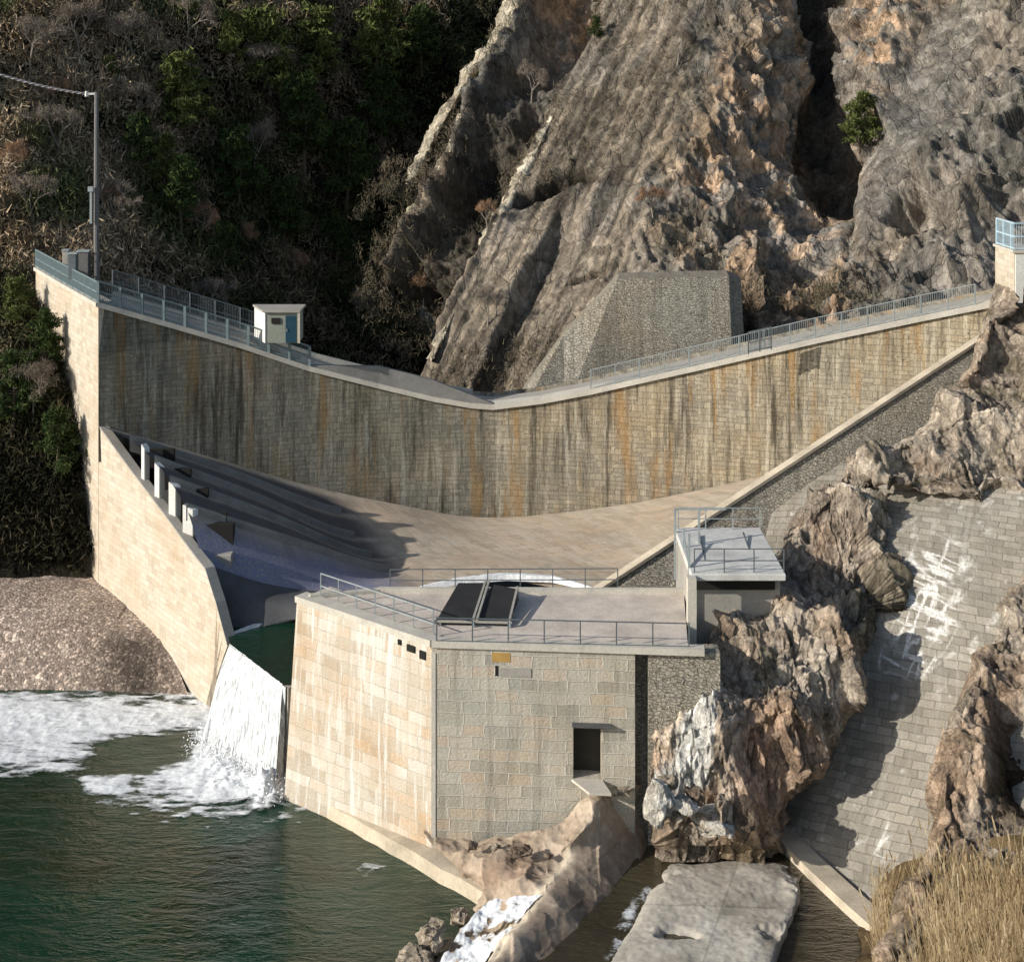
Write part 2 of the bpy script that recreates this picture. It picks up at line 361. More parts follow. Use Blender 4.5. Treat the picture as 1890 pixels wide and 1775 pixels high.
def grid_mesh(name, W, mat, col=None, uv=None, flat=True, parent=None, keep=None):
    nv, nu = W.shape[:2]; idx = np.arange(nv*nu).reshape(nv, nu)
    q = np.stack([idx[:-1,:-1], idx[1:,:-1], idx[1:,1:], idx[:-1,1:]], -1)
    if keep is not None: q = q[keep]
    q = q.reshape(-1, 4)
    me = bpy.data.meshes.new(name); me.vertices.add(nv*nu); me.vertices.foreach_set('co', W.reshape(-1).astype(np.float32))
    n = len(q); me.loops.add(n*4); me.polygons.add(n)
    me.loops.foreach_set('vertex_index', q.ravel().astype(np.int32))
    me.polygons.foreach_set('loop_start', np.arange(0, n*4, 4, dtype=np.int32))
    me.update(calc_edges=True)
    if not flat: me.polygons.foreach_set('use_smooth', np.ones(n, bool))
    if uv is not None:
        l = me.uv_layers.new(name='UVMap'); l.data.foreach_set('uv', uv.reshape(-1,2)[q.ravel()].ravel())
    if col is not None:
        a = me.color_attributes.new('col', 'FLOAT_COLOR', 'POINT')
        c = np.concatenate([np.clip(col.reshape(-1,3),0,1), np.ones((nv*nu,1))], 1); a.data.foreach_set('color', c.ravel().astype(np.float32))
    return link(name, me, mat, parent)
def pal(t, cols):
    t = np.clip(t, 0, 1)*(len(cols)-1); i = np.minimum(t.astype(int), len(cols)-2); f = (t-i)[:,None]; c = np.array(cols)
    return c[i]*(1-f)+c[i+1]*f
def ss(a, b, x): t = np.clip((x-a)/(b-a), 0, 1); return t*t*(3-2*t)
def quads(name, C, A, B, col, mat, parent=None, taper=.25):
    """soup of leaf-sized faces: centres C, half axes A (long) and B (wide)"""
    n = len(C); V = np.stack([C-A-B, C-A+B, C+A+B*taper, C+A-B*taper], 1)
    me = bpy.data.meshes.new(name or "crown"); me.vertices.add(n*4); me.vertices.foreach_set('co', V.reshape(-1).astype(np.float32))
    me.loops.add(n*4); me.polygons.add(n); me.loops.foreach_set('vertex_index', np.arange(n*4, dtype=np.int32))
    me.polygons.foreach_set('loop_start', np.arange(0, n*4, 4, dtype=np.int32)); me.update(calc_edges=True)
    a = me.color_attributes.new('col', 'FLOAT_COLOR', 'POINT')
    c = np.repeat(np.concatenate([np.clip(col,0,1), np.ones((n,1))], 1), 4, 0); a.data.foreach_set('color', c.ravel().astype(np.float32))
    return link(name, me, mat, parent) if name else me
def rvec(n):
    v = rng.normal(size=(n,3)); return v/np.linalg.norm(v, axis=1, keepdims=True)

# ================================================================ TERRAIN
ROCKS = [(.10,.085,.07),(.17,.145,.12),(.24,.205,.17),(.30,.25,.20)]
def rock_patch(name, rows, nv, nu, amps, fn=None, mat='rock', cols=ROCKS, label=None, stretch=None, seed=0, fade=None, direct=None, keepfn=None, edge=False):
    G = lerp_rows(rows, nv, nu); W = to_world(G); Nn = normals(W); p = W.reshape(-1,3)
    q = p if stretch is None else p@np.array(stretch).T
    d = np.zeros(len(p)); tint = np.zeros(len(p)); crack = np.ones(len(p)); 
    for k, (sc, am) in enumerate(amps):
        f, r, e = facet(q, sc, seed+31*k); d += f*am; tint += r[:,1]*(.5**k)
        crack = np.minimum(crack, ss(-.55, -.05, f)*.65+.35) if k < 3 else crack
    tint /= sum(.5**k for k in range(len(amps)))
    d += fbm(q*.9, 5, seed+5)*amps[-1][1]*1.6
    d -= d.mean(); uvp = G.reshape(-1,3)
    if edge:
        t_ = np.tile(np.linspace(0,1,nu),nv); d *= .12+.88*ss(0,.16,t_)*ss(1,.84,t_)
    if fade is not None: d *= fade(uvp)
    c = pal(tint*.75+.12+fbm(p*.25, 4, seed+3)*.35, cols)*(.55+.45*crack[:,None])
    if fn is not None: c, d = fn(c, d, p, uvp, tint, q)
    Dn = Nn.reshape(-1,3)
    if direct is not None: Dn = Dn*.35+np.array(direct)*.75; Dn = Dn/np.linalg.norm(Dn,axis=1,keepdims=True)
    W2 = (p + Dn*d[:,None]).reshape(W.shape)
    keep = None
    if keepfn is not None: k_ = keepfn(uvp, p).reshape(W.shape[:2]); keep = k_[:-1,:-1]&k_[1:,1:]
    o = grid_mesh(name, W2, M[mat], c, keep=keep)
    if label: tag(o, *label)
    else: tag(o, kind='structure')
    return o, W2, G

# --- left wooded hillside
hill_rows = [
 [(-500,-170,135),(-50,-170,138),(300,-170,146),(700,-170,160),(1150,-170,172)],
 [(-450,0,114),(0,0,117),(300,0,126),(620,0,140),(960,0,154)],
 [(-420,250,104),(0,250,107),(250,250,116),(540,250,130),(850,250,145)],
 [(-400,480,97),(0,480,100),(220,480,107),(500,480,119),(755,480,133)],
 [(-400,640,92),(0,640,96),(200,640,101),(470,640,110),(800,680,124)],
 [(-400,900,88),(0,900,92),(200,900,96),(500,900,104),(860,900,112)]]
def f_hill(c, d, p, g, t, q):
    c = pal(.5+fbm(p*.3,4,2)*.9, [(.012,.013,.009),(.028,.028,.016),(.055,.048,.03),(.10,.08,.05)])
    u, v = g[:,0], g[:,1]; dark = ss(150, 420, u)*(1-ss(0,1,(v<0)*1.)) ; return c*(1-.65*dark[:,None]), d  # forest shade painted into the slope colour, away from the left edge
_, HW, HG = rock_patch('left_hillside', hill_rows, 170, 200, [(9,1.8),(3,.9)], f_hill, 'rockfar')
near_rows = [
 [(-500,500,99),(-150,505,97),(40,520,95)],
 [(-500,700,93),(-150,700,89),(108,700,86)],
 [(-500,900,86),(-150,900,84),(138,900,82)],
 [(-500,1075,80),(-150,1075,80),(158,1072,80.2)]]
def f_near(c, d, p, g, t, q):
    return pal(.4+fbm(p*.5,4,2)*.9, [(.008,.008,.006),(.02,.018,.012),(.05,.04,.025)]), d*.5  # near-black palette stands in for forest shade
_, NW, NG = rock_patch('left_bank_slope', near_rows, 90, 90, [(4,1.2),(1.5,.5)], f_near, 'rockfar', seed=3)

# --- cliff behind the dam
cliff_rows = [
 [(980,-240,143),(1160,-240,136),(1400,-240,130),(1560,-240,138),(1690,-240,131),(2250,-240,118)],
 [(890,-60,134),(1080,-60,127),(1350,-60,121),(1520,-60,130),(1650,-60,123),(2200,-60,110)],
 [(765,250,122.5),(980,250,116),(1330,250,109),(1520,250,115),(1620,250,110),(2150,250,100)],
 [(660,480,114),(880,480,106.5),(1300,480,101),(1490,480,102),(1600,480,99),(2100,480,93)],
 [(680,680,109),(850,690,101),(1250,660,95),(1450,640,94),(1600,600,94),(2100,560,89)],
 [(700,900,104),(850,900,98),(1250,900,92),(1450,900,92),(1600,900,91),(2100,900,86)]]
def _cell(p, sc): 
    return voro(p/sc, 91)[3][:,0]
def f_cliff2(c, d, p, g, t, q):
    u, v = g[:,0], g[:,1]
    s = u + v*.50 - 950                            # 0 along the long slanting ledge
    slab = (1-ss(330, 520, s+90*fbm(p*.06,3,9)))*ss(140,175,s)
    a = .2+fbm(p*.10,4,41)*.9+1.0*np.exp(-((u-1400)/130)**2)*np.exp(-((v-330)/300)**2)+.8*np.exp(-((u-1215)/55)**2-((v-240)/120)**2)+.7*np.exp(-((u-1150)/70)**2-((v-420)/40)**2)+.7*np.exp(-((u-1640)/50)**2-((v-110)/70)**2)+.6*np.exp(-((u-1430)/90)**2-((v-575)/40)**2) - .55*slab - .35*ss(1500,1620,u)*(v>200)
    tan = ss(.12,.75,a)
    grey = pal(t*.8+.1+fbm(p*.5,3,8)*.35, [(.11,.105,.10),(.165,.16,.145),(.23,.215,.195),(.30,.27,.235)])
    tanc = pal(t*.9+.1, [(.25,.185,.13),(.39,.285,.2),(.5,.365,.255),(.58,.44,.32)])
    pt = ss(.3,.6,_cell(p,1.3)*.75+.4*fbm(p*.9,3,3)+.15)
    m = (tan*pt)[:,None]; c2 = grey*(1-m)+tanc*m
    br = ss(-.15,.35,fbm(p*.14,4,77)+.35*slab)[:,None]*.55; c2 = c2*(1-br)+pal(t,[(.13,.105,.075),(.22,.185,.135),(.29,.24,.18)])*br
    # veg-brown upper area
    sheet = np.exp(-((u+.53*v-1790+22*fbm(p*.1,3,71))/62)**4)*ss(-60,40,v)*(1-ss(400,520,v))
    d = d*(1-.88*slab)*(1-.8*sheet)
    c2 = c2*(1-.75*sheet[:,None])+np.array([.20,.195,.18])*(.75*sheet*(1+.5*fbm(np.stack([(u+.53*v)*.05,v*.006,v*0],1),4,5)))[:,None]
    # slabs: stepped ledges parallel to the slant, each one a drop away from the camera on its left
    wob = 12*fbm(np.stack([v*.012, v*0, v*0],1),3,100); sw_ = s+wob
    up_ = ss(520,380,v)
    prof = - 4.2*ss(22,50,sw_)*(1-ss(135,168,sw_)) - 1.6*ss(265,285,sw_)*(1-ss(285,420,sw_))*ss(330,480,v) 
    d = d + prof
    def notch(u0, v0, a, lu, lv, dep):
        du, dv = (u-u0)*math.cos(a)+(v-v0)*math.sin(a), -(u-u0)*math.sin(a)+(v-v0)*math.cos(a)
        return dep*np.exp(-(du/lu)**4-((dv+6*fbm(p*.6,3,9))/lv)**2)
    nt = notch(1000,348,-.45,58,9,2.2)+notch(1070,322,.1,30,7,1.5)+notch(1370,545,.05,38,9,2.)+notch(1560,572,.05,70,7,2.)+notch(1480,565,.3,50,12,1.5)+notch(1385,600,1.3,60,13,2.)+notch(1075,505,-.2,40,6,1.)
    d = d - nt*(1-.0)
    fine = fbm(np.stack([s*.09, v*.008, s*0],1),4,19); d += slab*fine*.42
    st = ss(-.15,.35,fbm(np.stack([s*.05,v*.004,s*0],1),4,23))[:,None]*slab[:,None]
    c2 = c2*(1-.7*st)+np.array([.30,.255,.20])*.7*st; st3 = ss(.0,.35,fbm(np.stack([s*.09,v*.006,s*0],1),4,63))[:,None]*slab[:,None]; c2 = c2*(1-.5*st3)
    # bright ledge rims
    rim = 0*s
    c2 = c2+np.clip(rim,0,1)[:,None]*np.array([.24,.21,.15])
    dk = (ss(14,34,sw_)*(1-ss(140,168,sw_))*ss(60,200,v))[:,None]  # darkens the gully: scrub tone plus painted shade of the ledge
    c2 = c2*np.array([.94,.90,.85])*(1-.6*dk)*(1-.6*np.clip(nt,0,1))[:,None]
    # dark cleft
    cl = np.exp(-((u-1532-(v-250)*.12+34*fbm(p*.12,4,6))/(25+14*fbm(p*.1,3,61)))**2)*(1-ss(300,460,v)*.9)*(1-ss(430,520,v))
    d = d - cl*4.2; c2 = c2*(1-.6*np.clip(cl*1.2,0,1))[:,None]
    c3 = np.exp(-(((u-960)*.6+(v-395)*.4)/26)**2)
    return c2, d
st = [[1,0,.25],[0,1,0],[-.12,0,.5]]
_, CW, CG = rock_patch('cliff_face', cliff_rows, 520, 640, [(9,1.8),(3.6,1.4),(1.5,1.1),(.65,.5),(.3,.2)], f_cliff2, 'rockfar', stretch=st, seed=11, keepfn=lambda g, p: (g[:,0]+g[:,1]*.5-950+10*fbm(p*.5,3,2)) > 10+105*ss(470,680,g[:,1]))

def ledge(pts, seed):
    rows = []
    for u, v, D, w in pts: rows.append([(u-w*.75, v-w*.3, D+3.2),(u-w*.5, v, D+.5),(u, v, D-.3),(u+w*.45, v, D+.2),(u+w*.62, v+w*.1, D+4.5)])
    def fl(c, d, p, g, t, q):
        return pal(t*.7+.2+fbm(p*.8,3,seed)*.4, [(.22,.19,.14),(.36,.31,.23),(.46,.41,.31),(.52,.47,.37)]), d
    rock_patch('rock_ledge', rows, 260, 26, [(2.2,.35),(.8,.25),(.4,.1)], fl, 'rockfar', seed=seed)
ledge([(985,-60,132,34),(955,0,130,30),(912,105,127,26),(872,190,124,22),(832,275,121,20),(792,352,118,22),(752,428,115,20),(722,486,113.5,10)], 301)
ledge([(905,90,129,12),(872,128,127.5,16),(838,185,125.5,14),(800,252,122.5,15),(768,315,120.5,12),(754,340,119.5,6)], 302)
ledge([(1052,140,120.5,8),(990,275,114.6,11),(925,400,109.8,12),(860,525,105.6,11),(795,665,102.6,9)], 303)
# --- valley floor, far ground, reservoir bed
g = MB(); g.face([(-900,-300,-1.2),(900,-300,-1.2),(900,900,-1.2),(-900,900,-1.2)]); o = g.build('ground', M['conc_dark']); tag(o, kind='structure')
far_rows = [[(-3500,-2600,420),(-500,-2500,420),(2400,-2500,420),(5500,-2600,420)],[(-3500,-700,300),(-500,-600,260),(2400,-600,240),(5500,-700,300)],[(-3500,500,180),(-500,500,170),(2400,500,150),(5500,500,150)]]
rock_patch('distant_hills', far_rows, 60, 90, [(30,8),(9,3)], f_hill, 'rockfar', seed=8)

# --- gravel bank
bank_rows = [
 [(-500,1045,84),(-200,1045,83),(40,1050,82),(158,1056,81.6)],
 [(-500,1085,78.5),(-200,1085,78.5),(60,1085,78.5),(205,1095,78.2)],
 [(-500,1130,75),(-200,1130,75),(80,1128,75.4),(262,1142,75.2)],
 [(-500,1205,72.4),(-200,1205,72.4),(100,1200,72.6),(315,1195,72.6)],
 [(-500,1290,70.2),(-200,1290,70.2),(100,1292,70.2),(345,1275,70.2)],
 [(-500,1370,68.8),(-200,1370,68.8),(100,1370,68.8),(390,1340,68.6)]]
def f_bank(c, d, p, g, t, q):
    f1, f2, cc, r = voro(p/.38, 5); f3 = voro(p/.9, 6)
    st = ss(.55,.1,f1) if False else np.clip(.5-f1,0,1)
    low = ss(1120,1190,g[:,1])
    d = d*.12 + st*.10*(r[:,0]>.55)*(.35+low) + np.clip(.4-f3[0],0,1)*.45*(f3[3][:,0]>.8)*low
    c = pal(r[:,1]*.5+.25+fbm(p*.5,4,4)*.35, [(.22,.17,.135),(.32,.25,.20),(.39,.31,.25),(.47,.40,.33)])
    big = (f3[3][:,0]>.8)&(f3[0]<.4); c[big] = c[big]*1.35
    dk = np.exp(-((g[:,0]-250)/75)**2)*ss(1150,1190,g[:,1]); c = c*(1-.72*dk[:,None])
    return c, d
rock_patch('gravel_bank', bank_rows, 190, 300, [(3,.4),(1,.2)], f_bank, 'gravelstone', seed=4)

# ================================================================ WATER
def poly_sheet(name, pts, mat): b = MB(); b.face(pts); return b.build(name, mat)
pool = poly_sheet('river_water', [(-120,20,0),(6,20,0),(6,47,0),(2.6,54,0),(-3,58,0),(-8,66,0),(-14,74,0),(-30,80,0),(-120,80,0)], M['pool']); tag(pool, kind='structure')
chan = poly_sheet('channel_water', [PZ(418,1155,4.),PZ(425,1192,4.),PZ(521,1263,4.),PZ(700,1263,4.),PZ(700,1120,4.)], M['pool']); tag(chan, kind='structure')
strm = poly_sheet('stream_water', [PZ(1195,1478,1.),PZ(1170,1560,1.),PZ(1080,1640,1.),PZ(930,1800,1.),PZ(800,2100,1.),PZ(2000,2100,1.),PZ(1700,1700,1.),PZ(1430,1505,1.)], M['stream']); tag(strm, kind='structure')

def foam_sheet(name, x0, x1, y0, y1, step, field, z=0., hgt=.12):
    xs = np.arange(x0, x1, step); ys = np.arange(y0, y1, step); X, Y = np.meshgrid(xs, ys)
    p = np.stack([X.ravel(), Y.ravel(), X.ravel()*0], 1); D = p[:,1]
    u = CX + F*p[:,0]/D; v = HY + F*(EYE-z)/D
    m = field(u, v, p); H = z+.02+hgt*.6*np.clip(m,0,1.5)*(.6+.8*fbm(p*2.5,4,9))+((.32*np.exp(-(((u-425)/60)**2+((v-1430)/34)**2))+.85*np.exp(-(((u-488)/26)**2+((v-1462)/26)**2)))*(.7+fbm(p*2.4,4,19)) if z == 0 else 0) 
    W = np.stack([X, Y, H.reshape(X.shape)], -1); k = (m.reshape(X.shape) > 0); keep = k[:-1,:-1]&k[1:,1:]
    return grid_mesh(name, W, M['foamthin'], np.repeat((np.clip(m,0,1)*.52)[:,None],3,1), flat=False, keep=keep)
def f_pool(u, v, p):
    n = fbm(p*np.array([.6,1.5,1]),5,3); nf = fbm(p*np.array([1.6,4.5,1]),4,13)
    band = 1.2*np.exp(-((v-(1338-(380-np.clip(u,-500,380))*.03))/52)**2)*(u<420) + .6*np.exp(-((v-1405)/28)**2)*(u<230)
    band2 = np.exp(-((u-210)/90)**2-((v-1405-(u-210)*-.25)/14)**2)*0
    foot = 1.7*np.exp(-(((u-420)/165)**2+((v-1440)/48)**2))+ .9*np.exp(-(((u-395)/80)**2+((v-1370)/60)**2))
    blob = 1.3*np.exp(-(((u-195)/48)**4+((v-1447)/18)**4))
    dark = 1.9*np.exp(-(((u-268)/95)**4+((v-1388-(u-275)*-.16)/34)**2))
    fl = .75*np.exp(-(((u-690)/55)**2+((v-1603)/16)**2))
    sp = .15*np.exp(-(((u-300)/190)**2+((v-1600)/70)**2))
    base = np.maximum(np.maximum(band*1.15, foot*1.15)-dark, blob*1.0); r = base - .3*(base<.04) + (.6*n + .95*nf*(.6+.4*(u>250)))*np.clip(base*6+.3,0,1) - .22
    r2 = fl+.9*nf-.55; r3 = sp*0-1
    return np.maximum(np.maximum(r, r2), r3)
tag(foam_sheet('pool_foam', -34, -1, 50, 71, .062, f_pool), 'white churned foam spreading over the green pool below the waterfall', 'foam', kind='stuff')
def f_stream(u, v, p):
    nf = fbm(p*np.array([2.6,1.6,1]),5,33)
    e = .9*np.exp(-((u-(1215-(v-1600)*.55))/22)**2)*ss(1590,1640,v)
    g1 = .35*np.exp(-((u-1240)/90)**2-((v-1550)/30)**2)
    return e+g1+1.0*nf-.72
tag(foam_sheet('stream_foam', -2, 14, 44, 57, .06, f_stream, 1., .06), 'thin pale foam along the brown stream beside the concrete slab', 'foam', kind='stuff')

# waterfall
def fall(name, a0, a1, b0, b1, nu, nv, mat, amp=.12, bow=.5):
    a0, a1, b0, b1 = (np.array(x) for x in (a0,a1,b0,b1))
    s = np.linspace(0,1,nu)[None,:,None]; t = np.linspace(0,1,nv)[:,None,None]
    A = a0*(1-s)+a1*s; B = b0*(1-s)+b1*s
    W = A*(1-t)+B*t; W = W + np.array([0,0,1.])*(t*(1-t))*bow*4*.5
    p = W.reshape(-1,3); L = np.linalg.norm(a1-a0)
    S = (s*np.ones_like(t)).ravel()*L; T = (t*np.ones_like(s)).ravel()*4
    n = fbm(np.stack([S*5.5,T*.8,S*0],1),5,3)+.35*fbm(np.stack([S*16,T*4,S*0],1),3,8)
    out = np.array([-.45,-.9,0.]); W = W + (out*(n*amp*(.3+T/4))[:,None]).reshape(W.shape)
    return grid_mesh(name, W, mat, uv=np.stack([S,T],-1), flat=False)
wf = fall('waterfall', PZ(424,1188,4.03), PZ(521,1262,4.03), PZ(368,1385,-.05), PZ(508,1466,-.05), 300, 260, M['fall'], .12, .7)
tag(wf, kind='structure')

n_ = 5000; tS = rng.random(n_); ft = np.array(PZ(372,1372,0))*(1-tS[:,None])+np.array(PZ(512,1462,0))*tS[:,None]
C_s = ft+rng.normal(size=(n_,3))*np.array([.42,.5,0])+np.array([-.05,-.35,0]); C_s[:,2] = np.abs(rng.normal(size=n_))*.32+.1
A_s = rvec(n_)*.022*(.5+rng.random((n_,1))); B_s = np.cross(A_s, rvec(n_))
tag(quads('spray', C_s, A_s, B_s, np.full((n_,3), .85), M['leaf'], None, .8), 'fine white spray thrown up at the foot of the waterfall', 'spray', kind='stuff')
# weir wall under the fall and the thin trickle beside it
b = MB(); b.strip([PZ(424,1190,3.96),PZ(532,1270,3.96)],[PZ(424,1190,3.96)+Vector((0,-.3,-5)),PZ(532,1270,3.96)+Vector((0,-.3,-5))],(.5,.8,0)); tag(b.build('weir_wall', M['conc']), 'grey concrete weir wall showing beside the right edge of the waterfall', 'wall')
tr = fall('water_trickle', PZ(518,1262,4.0), PZ(527,1268,4.0), PZ(503,1445,0), PZ(522,1440,0), 12, 80, M['fall'], .08, .1); tag(tr, kind='structure')

# ================================================================ DAM
crest = [(182,566,79.9),(330,608,81.4),(440,640,82.4),(572,684,83.4),(700,716,84.1),(800,740,84.4),(870,752,84.5),(910,755,84.5),(1000,744,84.2),(1090,727,83.8),(1300,680,82.5),(1500,634,81),(1700,592,79.4),(1900,552,77.6)]
toeu = {182:(182,820),330:(330,822),440:(440,860),572:(572,897),700:(700,925),800:(800,942),870:(870,953),910:(910,955),1000:(1000,950),1090:(1090,940),1300:(1300,903),1500:(1500,872),1700:(1700,830),1900:(1900,800)}
dam = empty('dam', P(905,755,84.5), 'long curved stone masonry dam wall with stained grey and yellow face below the cliff', 'dam')
ct = [P(*c) for c in crest]; tb = [P(*toeu[c[0]], c[2]-.6) + Vector((0,0,-1.0)) for c in crest]
def densify(a, n=6):
    r = []
    for i in range(len(a)-1):
        for k in range(n): r.append(a[i].lerp(a[i+1], k/n))
    return r+[a[-1]]
def dam_section(i0, i1, mat):
    top = densify(ct[i0:i1+1]); bot = densify(tb[i0:i1+1]); b = MB(); b.strip(top, bot, (0,4.5,0)); return b.build('wall', mat, dam)
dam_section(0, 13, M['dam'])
b = MB()                                                       # coping, thin on the right, slab on the left
up = lambda p, h: p + Vector((0,0,h))
cop = [p+Vector((0,-.22,.0)) for p in ct]
b.strip([up(p,.30) for p in cop], cop, (0,1.1,0)); b.build('coping', M['conc_light'], dam)
b = MB(); b.strip([up(p,.12)+Vector((0,.9,0)) for p in ct], [p+Vector((0,.9,-.3)) for p in ct], (0,1.9,0)); b.build('walkway', M['conc'], dam)
b = MB(); back = [up(p,.12)+Vector((0,2.75,0)) for p in ct]
b.strip([up(p,.3) for p in back[:7]], [up(p,-.1) for p in back[:7]], (0,.35,0)); b.build('kerb', M['conc_light'], dam)
b = MB(); tp = ct[3:8]; hs = [.02,1.0,.95,.45,.05]
tp = [p+Vector((0,-.1,.31)) for p in tp]
b.strip([up(p,h) for p,h in zip(tp,hs)], tp, (0,.3,0)); b.build('parapet', M['parapet'], dam)

# spillway apron
ap_rows = [
 [(185,785,79.0),(370,838,80.6),(560,893,82.6),(720,928,83.3),(900,955,83.6),(1130,934,82.8),(1300,902,81.7),(1450,868,80.6)],
 [(240,812,76.6),(420,872,78.8),(600,940,81.0),(735,958,81.6),(900,977,81.8),(1120,962,80.8),(1270,932,79.6),(1420,893,78.4)],
 [(285,850,74.4),(460,914,76.8),(628,985,79.3),(745,992,79.6),(905,998,79.8),(1110,992,78),(1240,970,77),(1390,925,76)],
 [(315,890,72.8),(500,957,75.0),(665,1025,77.4),(760,1025,77.6),(910,1020,77.8),(1105,1020,75.5),(1230,1003,74),(1370,950,73)],
 [(345,940,71.4),(530,1000,73.2),(700,1052,75.2),(775,1052,75.2),(915,1042,75.2),(1100,1050,73),(1220,1040,71.6),(1350,980,70.6)],
 [(375,1040,70.0),(480,1076,70.6),(580,1092,71.2),(690,1096,71.4),(800,1090,71.4),(935,1072,71.4),(1100,1095,69.4),(1340,1095,68)]]
spill = empty('spillway_apron', P(900,1030,75), 'curved stone spillway basin below the dam wall, shaded and stepped at its left end', 'spillway')
def patch_uv(W):
    du = np.linalg.norm(np.diff(W, axis=1), axis=-1); U = np.concatenate([np.zeros((W.shape[0],1)), np.cumsum(du,1)],1)
    dv = np.linalg.norm(np.diff(W, axis=0), axis=-1); V = np.concatenate([np.zeros((1,W.shape[1])), np.cumsum(dv,0)],0)
    return np.stack([U, -V], -1)
Ga = lerp_rows(ap_rows, 60, 160); Wa = to_world(Ga); ua, va = Ga[...,0].ravel(), Ga[...,1].ravel(); pa = Wa.reshape(-1,3)
nz_ = fbm(pa*.5,4,8)*26; wet_shade = ss(40,-30,(ua-745)+nz_)*ss(955,1010,va-(ua-430)*.28+nz_*.6); tt = np.repeat(np.linspace(0,5,60),160)  # first mask paints bluish skylit shade on the basin's lower left
step_shade = ss(60,-10,ua-(600+(va-893)*.7)+nz_)*(1-wet_shade)*(.35+.65*ss(.08,.3,tt%1.))*ss(.2,.5,tt)  # paints shadow bands on the left steps up to a slanting shadow edge
grid_mesh('basin_floor', Wa, M['apron'], np.stack([wet_shade,step_shade,wet_shade*0],1), uv=patch_uv(Wa), flat=False, parent=spill)
for k, cut in ((1,3),(2,3),(3,3),(4,3)):
    r = ap_rows[k]; pts = [Vector(p)+Vector((0,-.12,.34)) for p in Wa[round(k*59/5), ::5][:11]]
    
    b = MB(); b.strip(pts, [p-Vector((0,0,.9)) for p in pts], (0,.12,0)); b.build('step_beam', M['parapet'], spill)
# lower chute wall in shade
lo_rows = [[(380,1040,69.9),(480,1074,70.5),(580,1090,71.1),(720,1098,71.2)],[(400,1090,69.2),(480,1105,69.4),(560,1115,69.4),(720,1125,69)],[(424,1170,68.2),(480,1158,68.4),(545,1142,68.8),(720,1140,68)]]
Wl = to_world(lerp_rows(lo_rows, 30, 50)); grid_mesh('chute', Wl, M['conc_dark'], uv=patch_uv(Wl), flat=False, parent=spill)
def ribbon(name, pts, w, h, mat, parent=None, n=10):
    c = densify([Vector(p) for p in pts], n); b = MB(); ra = random.Random(5)
    pr = None
    for i, p in enumerate(c):
        e = math.sin(math.pi*i/(len(c)-1))**.4
        ww = w*e*(.95+.1*ra.random()); hh = h*e*(.92+.16*ra.random())
        q = [p+Vector((0,-ww,-.1)), p+Vector((0,-ww*.5,hh)), p+Vector((0,ww*.5,hh)), p+Vector((0,ww,-.1))]
        if pr:
            for j in range(3): b.face([pr[j],q[j],q[j+1],pr[j+1]])
        pr = q
    return b.build(name, mat, parent)
tag(ribbon('weir_foam', [P(765,1087,70.6),P(850,1072,71),P(935,1065,71.2),P(1020,1069,70.8),P(1108,1090,69.2)], .22, .2, M['foam']), 'long white arc of water over the curved weir behind the platform', 'foam', kind='stuff')
tag(ribbon('sill_foam', [PZ(426,1170,4.02),PZ(470,1156,4.02),PZ(545,1142,4.02)], .16, .12, M['foam']), 'thin white line of water at the foot of the shaded chute', 'foam', kind='stuff')

# piers and gates at the left end
pier_spots = [(264,823,884,75.4,.22),(290,858,924,74.0,.32),(318,893,970,72.7,.42),(347,935,1010,71.4,.58)]
for i, (u, v0, v1, D, w) in enumerate(pier_spots):
    pr = empty('spillway_pier', P(u, v1, D), ['slim white concrete pier farthest up the shaded spillway steps','second white concrete pier down the row along the training wall','third white concrete pier down the row, taller than the two above it','widest and lowest white concrete pier beside the dark gate opening'][i], 'pier', 'white piers along the training wall')
    a = P(u-w*D/90*15, v0-4, D); z0 = P(u, v1, D).z-.8
    x = P(u, v0, D).x; b = MB()
    poly = [(x-w/2,D,z0),(x+w/2,D-.15,z0),(x+w/2,D-.15,a.z-.25),(x-w/2,D,a.z)]
    b.prism(poly, (.22,.3,0)); b.build('shaft', M['white'], pr, .03)
    b = MB(); b.box((x+w/2+.75, D+.75, a.z-.95-.1*i), (1.3+.1*i,.3,1.0+.1*i)); b.build('gate_leaf', M['black'], pr)
gt = empty('outlet_gate', P(395,1000,71.8), 'dark recessed gate opening above a pale concrete block beside the lowest pier', 'gate')
b = MB(); b.box(P(400,990,71.6), (1.75,.5,1.35)); b.build('leaf', M['black'], gt)
b = MB(); b.box(P(402,1038,70.8), (1.5,.6,.95)); b.build('block', M['conc'], gt, .04)

# ================================================================ TRAINING WALL (bright, left)
def wD(u):
    k = (CX-u)/F
    return 38.76/(.78-k) if u >= 180 else 24.39/(.6-k)
tw = empty('training_wall', P(300,1000,wD(300)), 'tall sunlit pale stone wall tapering down to the left side of the waterfall', 'wall')
def wp(u, v): return P(u, v, wD(u))
tops = [(420,1190),(400,1115),(380,1052),(355,1020),(300,945),(240,866),(182,786)]
bots = [(374,1318),(368,1316),(350,1300),(330,1290),(290,1190),(225,1110),(182,1085)]
b = MB(); inn = Vector((.79,.62,0))*.45
def zat(u, z): D = wD(u); return P(u, HY+(EYE-z)*F/D, D)
T = [wp(*t) for t in tops]
B = [wp(374,1325)] + [zat(u, -.6) for (u, v) in tops[1:]]
